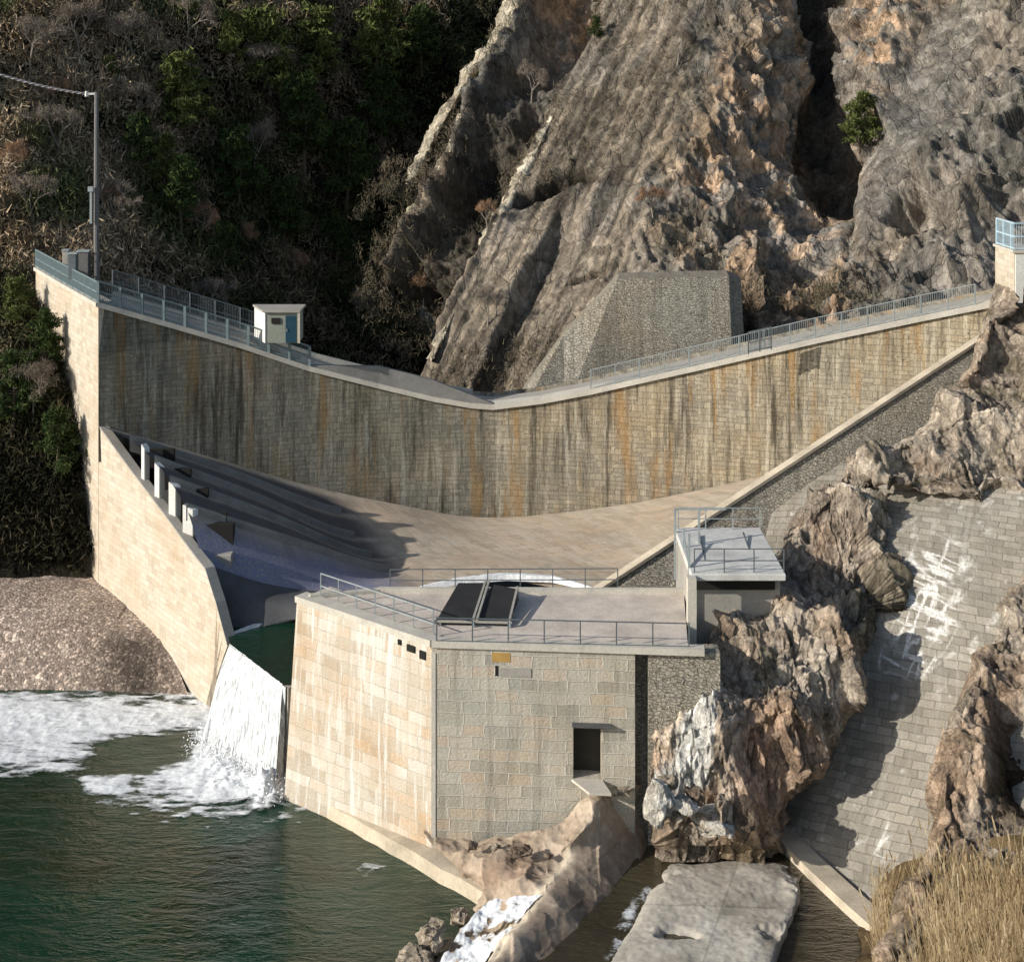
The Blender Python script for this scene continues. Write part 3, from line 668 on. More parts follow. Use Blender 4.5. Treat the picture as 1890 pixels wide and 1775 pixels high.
# front face strip goes from far to near
T2 = list(reversed(T)); B2 = list(reversed(B)); b.strip(densify(T2,3), densify(B2,3), inn)
tw_low = b.build('lower_wall', M['bright'], tw)
b = MB()
T3 = [wp(66,499),wp(120,531),wp(181.5,566)]; B3 = [zat(u,-.6) for u in (66,120,181.5)]
b.strip(densify(T3,3), densify(B3,3), (.6,.75,0)); b.build('upper_wall', M['bright'], tw)
b = MB(); c3 = [p+Vector((-.12,-.1,0)) for p in T3]; b.strip([up(p,.22) for p in c3], c3, (.7,.8,0)); b.build('coping', M['conc_light'], tw)
b = MB(); c4 = [p+Vector((-.03,-.03,.0)) for p in T2]; b.strip([up(p,.10) for p in c4], c4, inn*1.12); b.build('capping', M['conc'], tw)

# ================================================================ RAILINGS
def railing(name, pts, h, label, mat='steel', spacing=2., rails=(1.,.5), bars=0, pw=.06, rw=.045, group='metal railings', infill=None, posts=True):
    pts = [Vector(p) for p in pts]; root = empty(name, pts[0], label, 'railing', group)
    L = [0]
    for i in range(len(pts)-1): L.append(L[-1]+(pts[i+1]-pts[i]).length)
    def at(s):
        for i in range(len(pts)-1):
            if s <= L[i+1]+1e-6: return pts[i].lerp(pts[i+1], (s-L[i])/(L[i+1]-L[i]))
        return pts[-1]
    n = max(1, round(L[-1]/spacing)); base = None
    for i in range(n+1):
        p = at(L[-1]*i/n)
        if base is None:
            m = MB(); m.bar((0,0,-.05),(0,0,h),pw); base = m.build('post', M[mat], root); base.location = p-root.location
        else:
            c = base.copy(); COL.objects.link(c); c.parent = root; c.location = p-root.location
    m = MB()
    for r in rails:
        for i in range(len(pts)-1): m.bar(up(pts[i],h*r), up(pts[i+1],h*r), rw)
    m.build('rails', M[mat], root)
    if bars:
        m = MB(); k = int(L[-1]/bars)
        for i in range(k): p = at(L[-1]*(i+.5)/k); m.bar(up(p,.12*h), up(p,h), .022)
        m.build('balusters', M[infill or mat], root)
    return root
nr = [P(c[0],c[1],c[2])+Vector((0,-.1,.31)) for c in crest]
def sub(a, u0, u1):  # part of the crest between bearings
    res = []
    for i in range(len(crest)-1):
        ua, ub = crest[i][0], crest[i+1][0]
        for k in range(4):
            u = ua+(ub-ua)*k/4
            if u0 <= u <= u1: res.append(a[i].lerp(a[i+1], k/4))
    return res
railing('crest_railing', sub(nr,182,600), 1.15, 'teal grey railing on the left half of the dam crest beside the white hut', 'teal', 1.3, (1.,.08,.5), .1, .15, .09)
railing('crest_railing', sub(nr,1070,1810), 1.15, 'fine grey railing along the right half of the dam crest below the cliff', 'steel', 1.5, (1.,.08), .12, .06, .04)
bk = [p+Vector((0,2.9,.1)) for p in nr]
railing('crest_railing', sub(bk,182,480), 1.3, 'dark blue grey fence on the far side of the walkway beside the pole', 'steel_dark', 1.5, (1.,.08,.5), .1, .08, .06)
railing('wall_railing', [up(p,.22) for p in T3], 1.15, 'teal railing on top of the tall sunlit wall at the far left', 'teal', 1.4, (1.,.08,.5), .07, .1, .07)
gatep = [P(1380,662,80.05)+Vector((0,-.25,.35)), P(1422,653,79.9)+Vector((0,-.25,.35))]
railing('crest_gate', gatep, 1.2, 'short darker gate panel in the railing on the right of the dam crest', 'steel_dark', .65, (1.,.08,.5), .07, .07, .06)

# ================================================================ HUT, POLE, EQUIPMENT
hut = empty('valve_hut', P(510,640,83), 'small white flat-roofed hut with a blue door on the dam crest', 'hut')
z0 = P(510,633,82.2).z; hx0, hx1 = P(490,600,82.2).x, P(551,600,82.2).x; hh_ = P(510,576,82.2).z-z0
b = MB(); b.box(((hx0+hx1)/2,83.1,z0+hh_/2),(hx1-hx0,1.8,hh_)); b.build('wall', M['cabin_front'], hut)
b = MB(); b.prism([(hx0-.02,82.15,z0),(hx0-.02,82.15,z0+hh_-.04),(P(469,600,84).x,84.1,z0+hh_-.04),(P(469,600,84).x,84.1,z0)], (.12,.1,0)); b.build('side_wall', M['white'], hut)
b = MB(); b.prism([(hx0-.14,82.02,z0+hh_),(hx1+.12,82.02,z0+hh_),(hx1+.12,84.3,z0+hh_),(P(465,600,84).x,84.3,z0+hh_)], (0,0,.12)); b.build('roof', M['conc'], hut)
b = MB(); b.box((P(536,600,82).x,82.17,z0+hh_*.45),(.6,.1,hh_*.86)); dr_ = b.build('door', M['blue'], hut)
b = MB(); b.box((P(536,600,82).x-.22,82.10,z0+hh_*.42),(.05,.05,.14)); hd = b.build('handle', M['steel'], hut); hd.parent = dr_; hd.location = (0,0,0)
b = MB(); b.box((P(508,600,82).x,82.17,z0+hh_*.72),(.5,.08,.34)); b.build('window', M['black'], hut)
b = MB(); b.box((hx1+.03,82.13,z0+hh_/2),(.14,.14,hh_-.02)); b.build('corner_post', M['conc_light'], hut)

pole = empty('lamp_pole', P(178,478,86), 'tall grey pole with a cable bracket standing behind the left end of the dam crest', 'pole')
pb = P(178,485,86); pt = P(178,170,86)
b = MB(); b.tube(pb-Vector((0,0,1.5)), pt, .19, .13, 10); b.build('shaft', M['pole'], pole)
b = MB(); b.bar(pt+Vector((.05,0,-.1)), P(157,174,86), .12); b.tube(P(160,173,86)+Vector((0,0,-.18)), P(160,173,86)+Vector((0,0,.15)),.13,.1,8); b.build('bracket', M['white'], pole)
b = MB(); q = P(168,352,85.7); b.bar(q, q-Vector((0,0,2.0)), .13); b.box(q+Vector((0,-.05,.1)), (.3,.25,.3)); b.build('conduit', M['steel'], pole)
cb = MB(); a = P(160,174,86); e = P(-120,92,84); pv = None
for i in range(61):
    t = i/60; p = a.lerp(e, t)+Vector((0,0,-1.0*4*t*(1-t)*.35))
    if pv is not None:
        for s_ in (0, 1):
            w0 = Vector((0,math.cos(i*1.3+s_*3.14)*.05, math.sin(i*1.3+s_*3.14)*.05)); w1 = Vector((0,math.cos((i-1)*1.3+s_*3.14)*.05, math.sin((i-1)*1.3+s_*3.14)*.05))
            cb.tube(pv+w1, p+w0, .045, .045, 5)
    pv = p
tag(cb.build('overhead_cable', M['cable']), 'pale twisted cable running from the pole top out to the upper left', 'cable')
for i, (u, v, D, d, lab, mk) in enumerate([(135,505,85,(.5,.5,1.5),'dark control box standing behind the teal railing','steel_dark'),(155,500,86,(.7,.6,1.5),'grey metal cabinet beside the foot of the pole','pole'),(122,492,87,(.35,.35,1.3),'small pale cabinet on the wall top, leftmost of the cabinets','conc')]):
    c = empty('control_cabinet', P(u,v,D), lab, 'cabinet', 'cabinets behind the railing'); z = P(u,v,D)
    b = MB(); b.box(z+Vector((0,0,d[2]/2-.3)), d); b.build('body', M[mk], c, .03)
    b = MB(); b.box(z+Vector((0,0,d[2]-.27)), (d[0]+.1,d[1]+.1,.08)); b.build('lid', M['steel'], c)

# ================================================================ PLATFORM BLOCK
ZR = 8.5
A_ = PZ(797,1190,ZR); B_ = PZ(548,1107,ZR); R_ = PZ(1270,1202,ZR); C_ = PZ(1262,1098,ZR); E_ = PZ(700,1096,ZR); R2 = PZ(1300,1206,ZR)
blk = empty('intake_block', (A_.x,A_.y,0), 'large square stone block with a doorway and a flat railed roof beside the waterfall', 'building')
ab = PZ(797,1562,1.0); ab = Vector((A_.x,A_.y-.0,.4)); bb = Vector((B_.x-.55,B_.y+.1,.0))
b = MB(); b.strip(densify([B_,A_],4), densify([bb,Vector((A_.x,A_.y,0))],4), (1.2,1.6,0)); b.build('left_wall', M['block_left'], blk)
# front wall with a doorway
fy = lambda x: A_.y + (R2.y-A_.y)*(x-A_.x)/(R2.x-A_.x)
def fp(u, v, off=0.):  # a point on the front face
    k = (u-CX)/F; s = (R2.y-A_.y)/(R2.x-A_.x); D = (A_.y-s*A_.x)/(1-s*k) ; return P(u, v, D)+Vector((0,off,0))
dx0, dx1 = fp(1058,1400).x, fp(1110,1400).x; dz0, dz1 = fp(1080,1437).z, fp(1080,1337).z; xr = fp(1172,1300).x
b = MB()
def wall_quad(x0, x1, z0, z1, off=0, back=.9):
    a = [Vector((x0,fy(x0)+off,z0)),Vector((x1,fy(x1)+off,z0)),Vector((x1,fy(x1)+off,z1)),Vector((x0,fy(x0)+off,z1))]; b.prism(a, (0,back,0))
wall_quad(A_.x+.01, dx0, 0, ZR-.003); wall_quad(dx1, xr, 0, ZR-.003); wall_quad(dx0, dx1, dz1, ZR-.003); wall_quad(dx0, dx1, 0, dz0)
b.build('front_wall', M['block_front'], blk)
b = MB(); wall_quad(xr, fp(1197,1300).x, 0, ZR-.05, .75, .3); b.build('shaft_recess', M['rubble'], blk)
b = MB(); wall_quad(fp(1197,1300).x, fp(1330,1300).x, 0, ZR-.02, .1, .9); b.build('side_wall', M['rubble'], blk)
b = MB(); wall_quad(dx0-.05, dx1+.05, dz0, dz1, .7, .1); b.build('door', M['door'], blk)
b = MB(); wall_quad(dx0-.05, dx1+.35, dz1-.01, dz1+.08, -.28, .5); b.build('hood', M['conc_dark'], blk)
b = MB(); q = [fp(1062,1440,-.02), fp(1115,1441,-.02), fp(1145,1462,-1.0), fp(1100,1462,-1.0)]
b.prism([Vector((p.x,p.y,dz0-.12)) for p in (fp(1055,1440,-.0),fp(1112,1440,-.0),fp(1125,1440,-1.0),fp(1085,1440,-1.0))], (0,0,.1)); b.build('door_sill', M['conc_light'], blk)
b = MB(); wall_quad(fp(914,1300).x, fp(920,1300).x, fp(915,1247).z, fp(915,1228).z, -.01, .05); b.build('slot', M['black'], blk)
b = MB(); wall_quad(fp(908,1300).x, fp(942,1300).x, fp(915,1221).z, fp(915,1204).z, -.012, .05); b.build('ochre_stone', M['rust'], blk)
b = MB(); wall_quad(fp(922,1300).x, fp(980,1300).x, fp(915,1247).z, fp(915,1232).z, -.03, .08); b.build('lintel_stone', M['conc'], blk)
b = MB(); wall_quad(fp(797,1300).x-.02, fp(804,1300).x, .3, ZR-.3, -.03, .12); b.build('quoin', M['conc_light'], blk)
# roof slab
rf = [A_, R_, C_, E_, B_]
b = MB(); b.prism([Vector((p.x,p.y,ZR)) for p in rf], (0,0,.12)); b.build('roof', M['roof'], blk)
b = MB()
for p, q, w in ((B_,A_,.55),(A_,R2,.35)):
    d = (q-p).normalized(); n_ = Vector((d.y,-d.x,0)); 
    b.prism([up(p,-.06)+n_*.12, up(q,-.06)+n_*.12, up(q,-.06)-n_*w, up(p,-.06)-n_*w], (0,0,.26 if w>.5 else .262))
b.build('coping', M['conc_light'], blk)
b = MB(); p, q = E_, C_; b.prism([up(p,.1), up(q,.1), up(q,.1)+Vector((0,-.22,0)), up(p,.1)+Vector((0,-.22,0))], (0,0,.22)); p = B_; b.prism([up(B_,.1)+Vector((.5,0,0)), up(E_,.1), up(E_,.1)+Vector((0,-.25,0)), up(B_,.1)+Vector((.6,-.25,0))],(0,0,.18)); b.build('back_kerb', M['conc_light'], blk)
b = MB(); b.prism([(B_.x+.6,B_.y+1.0,-.5),(A_.x+1,A_.y+.8,-.5),(R_.x,R_.y+.8,-.5),(C_.x,C_.y-.1,-.5),(E_.x,E_.y-.1,-.5)], (0,0,ZR+.45)); b.build('core', M['conc_dark'], blk)
for i, (u, w) in enumerate(((742,.16),(762,.42),(782,.3))):
    t = (797-u)/249; p = A_.lerp(B_, t); d = (B_-A_).normalized(); 
    b = MB(); n_ = Vector((-.63,-.77,0)); b.box(p+n_*.02+Vector((0,0,-.3-.1*i)), (w*1.0,.08,.2+.06*i), math.atan2(d.y,d.x)); b.build('drain_hole', M['black'], blk)
# ledge along the foot
ld = MB(); l0, l1 = PZ(528,1440,.55), PZ(892,1646,.55)
dd_ = (l1-l0).normalized(); nn = Vector((dd_.y,-dd_.x,0)); nn = nn if nn.y < 0 else -nn
cs = [l0.lerp(l1, i/16)+nn*random.uniform(-.06,.06) for i in range(17)]
for i in range(16):
    a, c = cs[i], cs[i+1]
    ld.hull8([a-Vector((0,0,1.2))+nn*.1, c-Vector((0,0,1.2))+nn*.1, c-nn*.75-Vector((0,0,1.2)), a-nn*.75-Vector((0,0,1.2))], [up(a,-.0), up(c,-.0), up(c-nn*.75,.06), up(a-nn*.75,.06)])
tag(ld.build('concrete_ledge', M['ledge']), 'pale concrete ledge along the foot of the stone block at the pool edge', 'ledge')

# roof hatches
hat = empty('roof_hatch', PZ(880,1130,ZR), 'pair of dark sloping hatch panels with pale rails on the flat roof', 'hatch')
def rp(u, v, h): return PZ(u, v, ZR+.12+h) if h else PZ(u, v, ZR+.12)
for i, (q, hh) in enumerate((([(806,1152),(872,1154),(893,1097),(846,1097)],.35),([(884,1152),(938,1155),(957,1107),(908,1097)],.3))):
    b = MB(); g_ = [rp(u, v, 0) for u, v in q]; t_ = [up(g_[0],.18),up(g_[1],.18),up(g_[2],hh+.15),up(g_[3],hh+.15)]
    b.hull8(g_, t_); b.build('panel', M['hatch'], hat)
b = MB()
for p, q in (((873,1156),(897,1093)),((880,1156),(903,1093)),((940,1158),(955,1106))):
    b.bar(up(rp(*p,0),.25), up(rp(*q,0),.52), .09, .09)
b.bar(up(rp(800,1155,0),.2), up(rp(945,1158,0),.2), .08); b.build('rails', M['conc'], hat)
for u, v in ((812,1154),(873,1157),(940,1158)): b = MB(); b.bar(rp(u,v,0), up(rp(u,v,0),.22), .1); b.build('foot', M['steel'], hat)

# roof railings
railing('roof_railing', [up(PZ(592,1108,ZR),.1), up(PZ(800,1180,ZR),.1)], 1.05, 'grey railing with wire infill along the left edge of the flat roof', 'steel', 1.05, (1.,.06,.5), 0, .05, .04)
railing('roof_railing', [up(PZ(806,1192,ZR),.15), up(PZ(1272,1203,ZR),.15)], .95, 'grey railing along the front edge of the flat roof above the doorway', 'steel_dark', 1.5, (1.,.06), 0, .05, .04)
railing('roof_railing', [up(PZ(720,1096,ZR),.1), up(PZ(1140,1094,ZR),.1)], .95, 'dark railing along the back edge of the roof before the white weir arc', 'steel_dark', 1.45, (1.,.5), 0, .045, .035)

# ================================================================ GATE HOUSE (right of roof)
gh = empty('gate_house', P(1300,1200,57), 'small concrete gate house with pale flat top and steel frame against the rock', 'building')
gx0, gx1 = P(1276,1100,57.6).x, P(1445,1100,57.6).x; zt = 10.4
b = MB(); b.box(((gx0+gx1)/2,60.6,zt-2.4),(gx1-gx0,4.8,4.2)); b.build('wall', M['conc'], gh)
b = MB(); b.box(((gx0+gx1)/2,60.2,zt-.05),(gx1-gx0+.1,6.0,.28)); b.build('roof', M['roof_pale'], gh, .03)
b = MB(); b.box((P(1284,1100,57.2).x-.2,57.0,zt-2.1),(.35,.5,4.3)); b.build('pillar', M['conc_light'], gh)
b = MB(); b.box(((gx0+gx1)/2-.1,58.1,zt-.55),(gx1-gx0-.3,.25,.55)); b.build('opening', M['black'], gh)
b = MB()
for u, D, v0 in ((1246,62.5,938),(1262,60.5,975),(1272,58,985),(1290,61,938)):
    p = P(u, v0, D); b.bar(p, Vector((p.x,p.y,8.4)), .09)
b.bar(P(1246,940,62.5), P(1340,940,62.5), .05); b.bar(P(1262,985,60.5), P(1272,1045,58), .07); b.bar(P(1246,1000,62.5),P(1290,1000,61),.06)
b.build('steel_frame', M['steel'], gh)
railing('platform_railing', [Vector((gx0+.1,57.4,zt+.1)), Vector((gx1,57.4,zt+.1))], .95, 'thin grey railing on the near edge of the gate house top', 'steel_dark', 1.3, (1.,.5), 0, .045, .035)
railing('platform_railing', [Vector((gx0+.1,62.9,zt+.1)), Vector((gx1,62.9,zt+.1))], .95, 'thin pale railing on the far edge of the gate house top', 'steel', 1.3, (1.,.5), 0, .045, .035)
b = MB()
for a, c in (((1291,988,62),(1305,1052,58)),((1372,985,62),(1398,1060,58))):
    b.bar(up(P(*a),.05), up(P(*c),.05), .06)
b.build('brace', M['steel_dark'], gh)

# ================================================================ SIDE WALL with sloping coping
sw = empty('side_wall', P(1400,1000,66), 'rubble stone side wall rising diagonally to the right end of the dam', 'wall')
s0, s1 = P(1098,1096,64.5), P(1830,616,71.5)
n = 40; tp_ = [s0.lerp(s1, i/n) for i in range(n+1)]
b = MB(); b.strip(tp_, [Vector((p.x+.1, p.y-.42*(p.z-3.5), 3.5)) for p in tp_], (-.1,.8,0)); b.build('wall', M['rubble'], sw)
b = MB(); cp = [p+Vector((.03,-.14,0)) for p in tp_]; b.strip([up(p,.16) for p in cp], cp, (-.12,.55,.0)); b.build('coping', M['ledge'], sw)

# ================================================================ ABUTMENT with blue railing, gabion
ab_ = empty('abutment', P(1870,530,78), 'square pale stone abutment with white corner at the right edge above the dam', 'building')
b = MB(); x0, x1 = P(1872,500,76.4).x, P(2020,500,76).x; zt2 = P(1842,468,76).z; zb = P(1842,560,76).z-2
b.box(((x0+x1)/2,77.9,(zt2+zb)/2),(x1-x0,3,zt2-zb)); b.build('wall', M['bright'], ab_)
b = MB(); b.box((x0+.45,76.36,(zt2+zb)/2+.9),(.8,.12,zt2-zb-2)); b.build('white_panel', M['white'], ab_)
b = MB(); b.box(((x0+x1)/2,77.9,zt2+.06),(x1-x0+.2,3.2,.14)); b.build('coping', M['conc_light'], ab_)
railing('abutment_railing', [Vector((x0+.05,79.3,zt2+.13)),Vector((x0+.05,76.5,zt2+.13)),Vector((x1,76.5,zt2+.13))], 1.45, 'pale blue railing on the stone abutment at the right edge', 'bluerail', 1.2, (1.,.06,.5), .14, .1, .08)
gb = MB(); gq = [(955,722),(1040,640),(1145,512),(1345,510),(1372,560),(1385,660)]
gtop = [P(960,728,92),P(1040,620,92.5),P(1140,515,93),P(1345,510,93),P(1368,520,93.6)]; 
gb.strip(gtop, [Vector((p.x+.0,p.y-2.5,P(1000,760,90).z)) for p in gtop], (.3,3.,0))
tag(gb.build('gabion_wall', M['gabion']), 'grey rough stone buttress wall against the cliff behind the dam crest', 'wall')

# ================================================================ MASONRY SLOPE right
sl_rows = [
 [(1450,850,69),(1560,855,68),(1640,862,66.5),(1890,890,62.5),(2200,925,58)],
 [(1400,1050,64.5),(1560,1040,62.8),(1640,1040,61.4),(1890,1075,57.8),(2150,1110,54)],
 [(1380,1250,60.2),(1500,1260,59),(1600,1280,57.6),(1800,1330,54),(2000,1400,50.4)],
 [(1340,1440,57.5),(1400,1500,56.4),(1520,1530,54),(1700,1600,50.5),(1850,1700,47)],
 [(1330,1540,55.2),(1400,1560,54.8),(1500,1640,52.2),(1640,1760,48.2),(1750,1900,45)]]
ds = lerp_rows(sl_rows, 460, 460); Ws = to_world(ds); pp = Ws.reshape(-1,3); pd = pp
Wn = normals(Ws).reshape(-1,3); Ws = (pp + Wn*(.05*fbm(pp*.5,3,5)+.012*vnoise(pp*6,3))[:,None]).reshape(Ws.shape)
slp = empty('pitched_slope', P(1640,1200,60), 'steep grey pitched stone slope with white lime stains on the right bank', 'wall')
uu, vv = ds[...,0].ravel(), ds[...,1].ravel()
along = fbm(np.stack([(uu*.9+vv*.42)*.11,(vv*.9-uu*.42)*.02,uu*0],1),4,7)
cross_ = fbm(np.stack([(uu*.3+vv*.9)*.14,(uu*.9-vv*.3)*.02,uu*0],1),4,27)
msk = np.exp(-((uu-1720)/50)**2-((vv-1060)/50)**2)+1.0*np.exp(-((uu-1700)/45)**2-((vv-1160)/35)**2)+.7*np.exp(-((uu-1672)/45)**2-((vv-1222)/24)**2)+.5*np.exp(-((uu-1625)/16)**2-((vv-1545)/36)**2)
L1 = 1-np.abs(fbm(np.stack([(uu*.92+vv*.38)*.055,(vv*.92-uu*.38)*.010,uu*0],1),3,7))*7
L2 = 1-np.abs(fbm(np.stack([(uu*-.38+vv*.92)*.065,(uu*.92+vv*.38)*.012,uu*0],1),3,27))*7
mm = np.clip(msk*1.5,0,1)*(.55+.9*fbm(pp*1.3,3,77)); lm = ss(.0,.4,np.maximum(L1,L2)*mm*1.5+.35*mm*fbm(pp*4,3,3))
lm = np.maximum(lm, .55*ss(.33,.6,fbm(pp*np.array([2.2,2.2,.9]),4,8)))
grid_mesh('stone_facing', Ws, M['slope'], np.stack([lm,lm*0,lm*0],1), uv=patch_uv(Ws), flat=False, parent=slp)
b = MB(); ft = [PZ(1408,1508,1.25),PZ(1500,1600,1.25),PZ(1570,1665,1.25),PZ(1650,1735,1.25),PZ(1720,1850,1.25)]
b.strip([up(p,.1)+Vector((-.25,-.2,0)) for p in ft],[up(p,-1.2)+Vector((-.3,-.25,0)) for p in ft],(.7,.6,0)); b.build('footing', M['ledge'], slp)

# ================================================================ OUTCROPS
def outline_rows(o, Dm, bulge, back=3.5, cols=7, slant=0.):
    rows = []
    for (v, ul, ur), D in zip(o, Dm):
        r = [(ul-4, v, D+back)]
        for k in range(cols):
            t = k/(cols-1); r.append((ul+(ur-ul)*t, v, D+slant*(t-.3)-bulge*math.sin(math.pi*(.08+.84*t**1.6))*1.25+.9*bulge*.25))
        r.append((ur+4, v, D+slant*.7+back)); rows.append(r)
    return rows
def f_out(c, d, p, g, t, q):
    u, v = g[:,0], g[:,1]
    pale = np.exp(-((u-(1300-(v-1230)*.1))/38)**2)*np.exp(-((v-1340)/120)**2)*1.2+ .5*np.exp(-((u-1225)/30)**2-((v-1440)/60)**2)
    pink = np.exp(-((u-1400)/50)**2-((v-1400)/90)**2)
    tn = ss(-.1,.5,fbm(p*.6,4,12)+.4*pink+.25*ss(1200,1400,v)-.1*ss(1450,1550,u))[:,None]
    c2 = pal(t*.8+fbm(p*.9,3,2)*.3+.1, [(.22,.18,.14),(.33,.275,.215),(.42,.355,.28),(.5,.43,.345)])
    c2 = c2*(1-tn*.7)+pal(t,[(.26,.17,.11),(.42,.29,.19),(.5,.36,.25)])*tn*.7
    pk = np.clip(pink*.6,0,1)[:,None]; c2 = c2*(1-pk)+np.array([.44,.29,.21])*pk
    pl = ss(.25,.6,pale+.35*fbm(p*1.2,3,6))[:,None]; c2 = c2*(1-pl)+np.array([.62,.6,.55])*pl
    ck = ss(.0,.13,np.abs(fbm(p*np.array([1.5,1.5,.35]),4,66)))[:,None]; c2 = c2*(.65+.35*ck)*1.2
    dark_olive = ss(.1,.4,fbm(p*.8,3,55)+.5*np.exp(-((u-1615)/30)**2)-.1)[:,None]*.5; c2 = c2*(1-dark_olive)+np.array([.085,.075,.03])*dark_olive  # dark olive patches, denser along a strip near the right side
    d = d + .12*fbm(p*np.array([2.5,2.5,1.2]),4,61) - .12*(1-ck[:,0])
    return c2, d
O1 = [(850,1572,1596),(880,1560,1612),(925,1515,1630),(975,1468,1640),(1040,1440,1640),(1085,1400,1640),(1140,1335,1628),(1200,1298,1608),(1260,1262,1585),(1320,1222,1560),(1380,1196,1530),(1440,1190,1490),(1500,1212,1440),(1550,1235,1405),(1590,1235,1400)]
D1 = [67.5,66.6,65.2,63.6,62,60.2,58.2,56.9,55.7,54.9,54.5,54.3,54.2,53.9,53.6]
st2 = [[1.1,0,.22],[0,1,0],[-.15,0,.62]]
rock_patch('rock_outcrop', outline_rows(O1, D1, 1.3, 2.2, 7, .9), 460, 360, [(3.2,1.0),(1.4,.75),(.6,.32),(.26,.13)], f_out, 'rock', stretch=st2, seed=21, edge=True)
O2 = [(520,1835,2150),(560,1822,2150),(610,1806,2150),(670,1790,2150),(730,1752,2150),(780,1715,2150),(820,1650,2150),(850,1600,2150),(885,1635,2150),(925,1900,2150)]
D2 = [70.5,69.8,68.6,67.6,66.4,65.4,64.8,64.6,64,62]
rock_patch('rock_outcrop', outline_rows(O2, D2, 2.0, 2.2), 300, 300, [(3.6,1.4),(1.5,.65),(.65,.3),(.28,.12)], f_out, 'rock', stretch=st2, seed=37, edge=True)
O3 = [(1060,1895,2250),(1110,1862,2250),(1170,1838,2250),(1240,1795,2250),(1320,1762,2250),(1400,1738,2250),(1480,1728,2250),(1550,1722,2250),(1620,1690,2250),(1700,1650,2250),(1800,1630,2250),(1950,1620,2250)]
D3 = [58,57,55.6,54,52.4,50.8,49.6,48.6,47.6,46.6,45.6,44.8]
def f_o3(c, d, p, g, t, q):
    c, d = f_out(c, d, p, g, t, q); u, v = g[:,0], g[:,1]
    hole = np.exp(-((u-1885)/55)**4-((v-1400)/110)**4); d = d-1.5*hole; c = c*(1-.85*np.clip(hole,0,1))[:,None]
    gr = ss(1560,1640,v)[:,None]; return c*(1-gr*.5)+np.array([.10,.075,.04])*gr*.5, d
rock_patch('rock_outcrop', outline_rows(O3, D3, 1.2, 2.2), 330, 260, [(2.8,1.0),(1.2,.5),(.55,.25),(.25,.1)], f_o3, 'rock', stretch=st2, seed=53, edge=True)

# --- rocky foot of the block and the curved channel edge
def zrows(rows): return [[(u, v, (EYE-z)*F/(v-HY)) for u, v, z in r] for r in rows]
ft_rows = zrows([
 [(780,1535,1.),(900,1540,1.3),(1000,1535,1.9),(1062,1490,2.5),(1112,1448,3.15),(1190,1450,2.9),(1262,1478,.9)],
 [(800,1560,.9),(900,1562,1.4),(1000,1565,1.7),(1068,1535,2.5),(1120,1495,2.5),(1186,1500,1.7),(1222,1520,.7)],
 [(850,1610,.6),(910,1600,1.35),(1000,1592,1.6),(1052,1575,1.85),(1110,1560,1.8),(1175,1570,1.1),(1205,1590,.7)],
 [(880,1650,.1),(930,1645,1.0),(1000,1640,1.5),(1035,1618,1.65),(1098,1620,1.35),(1160,1630,.85),(1192,1645,.7)],
 [(820,1710,-.3),(880,1700,.2),(935,1700,.5),(985,1675,1.5),(1052,1690,1.15),(1105,1700,.8),(1140,1705,.7)],
 [(720,1785,-.4),(820,1790,.1),(880,1795,.3),(915,1768,1.4),(985,1790,.95),(1040,1800,.75),(1080,1800,.6)],
 [(600,2000,-.4),(680,2000,.1),(740,2000,.3),(790,1980,1.4),(880,2000,1.0),(950,2000,.8),(1000,2000,.5)]])
def f_ft(c, d, p, g, t, q):
    u, v = g[:,0], g[:,1]
    c = pal(t*.6+.2+fbm(p*.8,4,3)*.5, [(.13,.10,.075),(.22,.17,.125),(.30,.24,.18),(.38,.31,.24)])
    edge_u = 1060-(v-1570)*.78; rr = ss(0,120,u-edge_u); sm = ss(-25,10,u-edge_u)
    wet_shade = np.clip(rr,0,1)[:,None]; c = c*(1-.3*wet_shade)
    rim = np.exp(-((u-edge_u+4)/14)**2)*ss(1540,1600,v); c = c*(1-rim[:,None]*.7)+np.array([.52,.46,.36])*rim[:,None]*.7
    up_ = np.exp(-((v-1500)/50)**2)*ss(1040,1100,u); c = c*(1-.4*up_[:,None])+np.array([.5,.43,.33])*.4*up_[:,None]
    red = np.exp(-((u-960)/60)**2-((v-1610)/25)**2)[:,None]; c = c*(1-.5*red)+np.array([.24,.15,.10])*.5*red
    return c*1.35, d*(.3+.7*(1-sm))
rock_patch('rock_shelf', ft_rows, 240, 260, [(1.6,.3),(.6,.16),(.25,.07)], f_ft, 'slabv', seed=71)

# boulders
def boulder(name, c, r, label, cat='boulder', colr=((.5,.46,.4),(.62,.58,.52)), seed=0, group='boulders', sq=(1,1,.75)):
    import bmesh
    bm = bmesh.new(); bmesh.ops.create_icosphere(bm, subdivisions=5, radius=1)
    V = np.array([v.co[:] for v in bm.verts]); f, rr, e = facet(V*1.0+seed*7.3, .9, seed); f2, _, _ = facet(V+seed*3.1, .4, seed+3)
    V2 = V*(.85+.42*(f-.3)+.14*(f2-.3))[:,None]*np.array(sq)*r
    for v, q in zip(bm.verts, V2): v.co = q
    me = bpy.data.meshes.new(name); bm.to_mesh(me); bm.free()
    a = me.color_attributes.new('col','FLOAT_COLOR','POINT'); t = rr[:,1:2]
    cc = np.array(colr[0])*(1-t)+np.array(colr[1])*t; a.data.foreach_set('color', np.concatenate([cc,np.ones((len(cc),1))],1).ravel().astype(np.float32))
    o = link(name, me, M['rock']); o.location = c; o.rotation_euler = (0,0,seed*1.3)
    return tag(o, label, cat, group)
W_ = ((.5,.46,.39),(.66,.62,.54)); T_ = ((.38,.31,.23),(.5,.42,.32)); Br = ((.2,.15,.11),(.3,.23,.17))
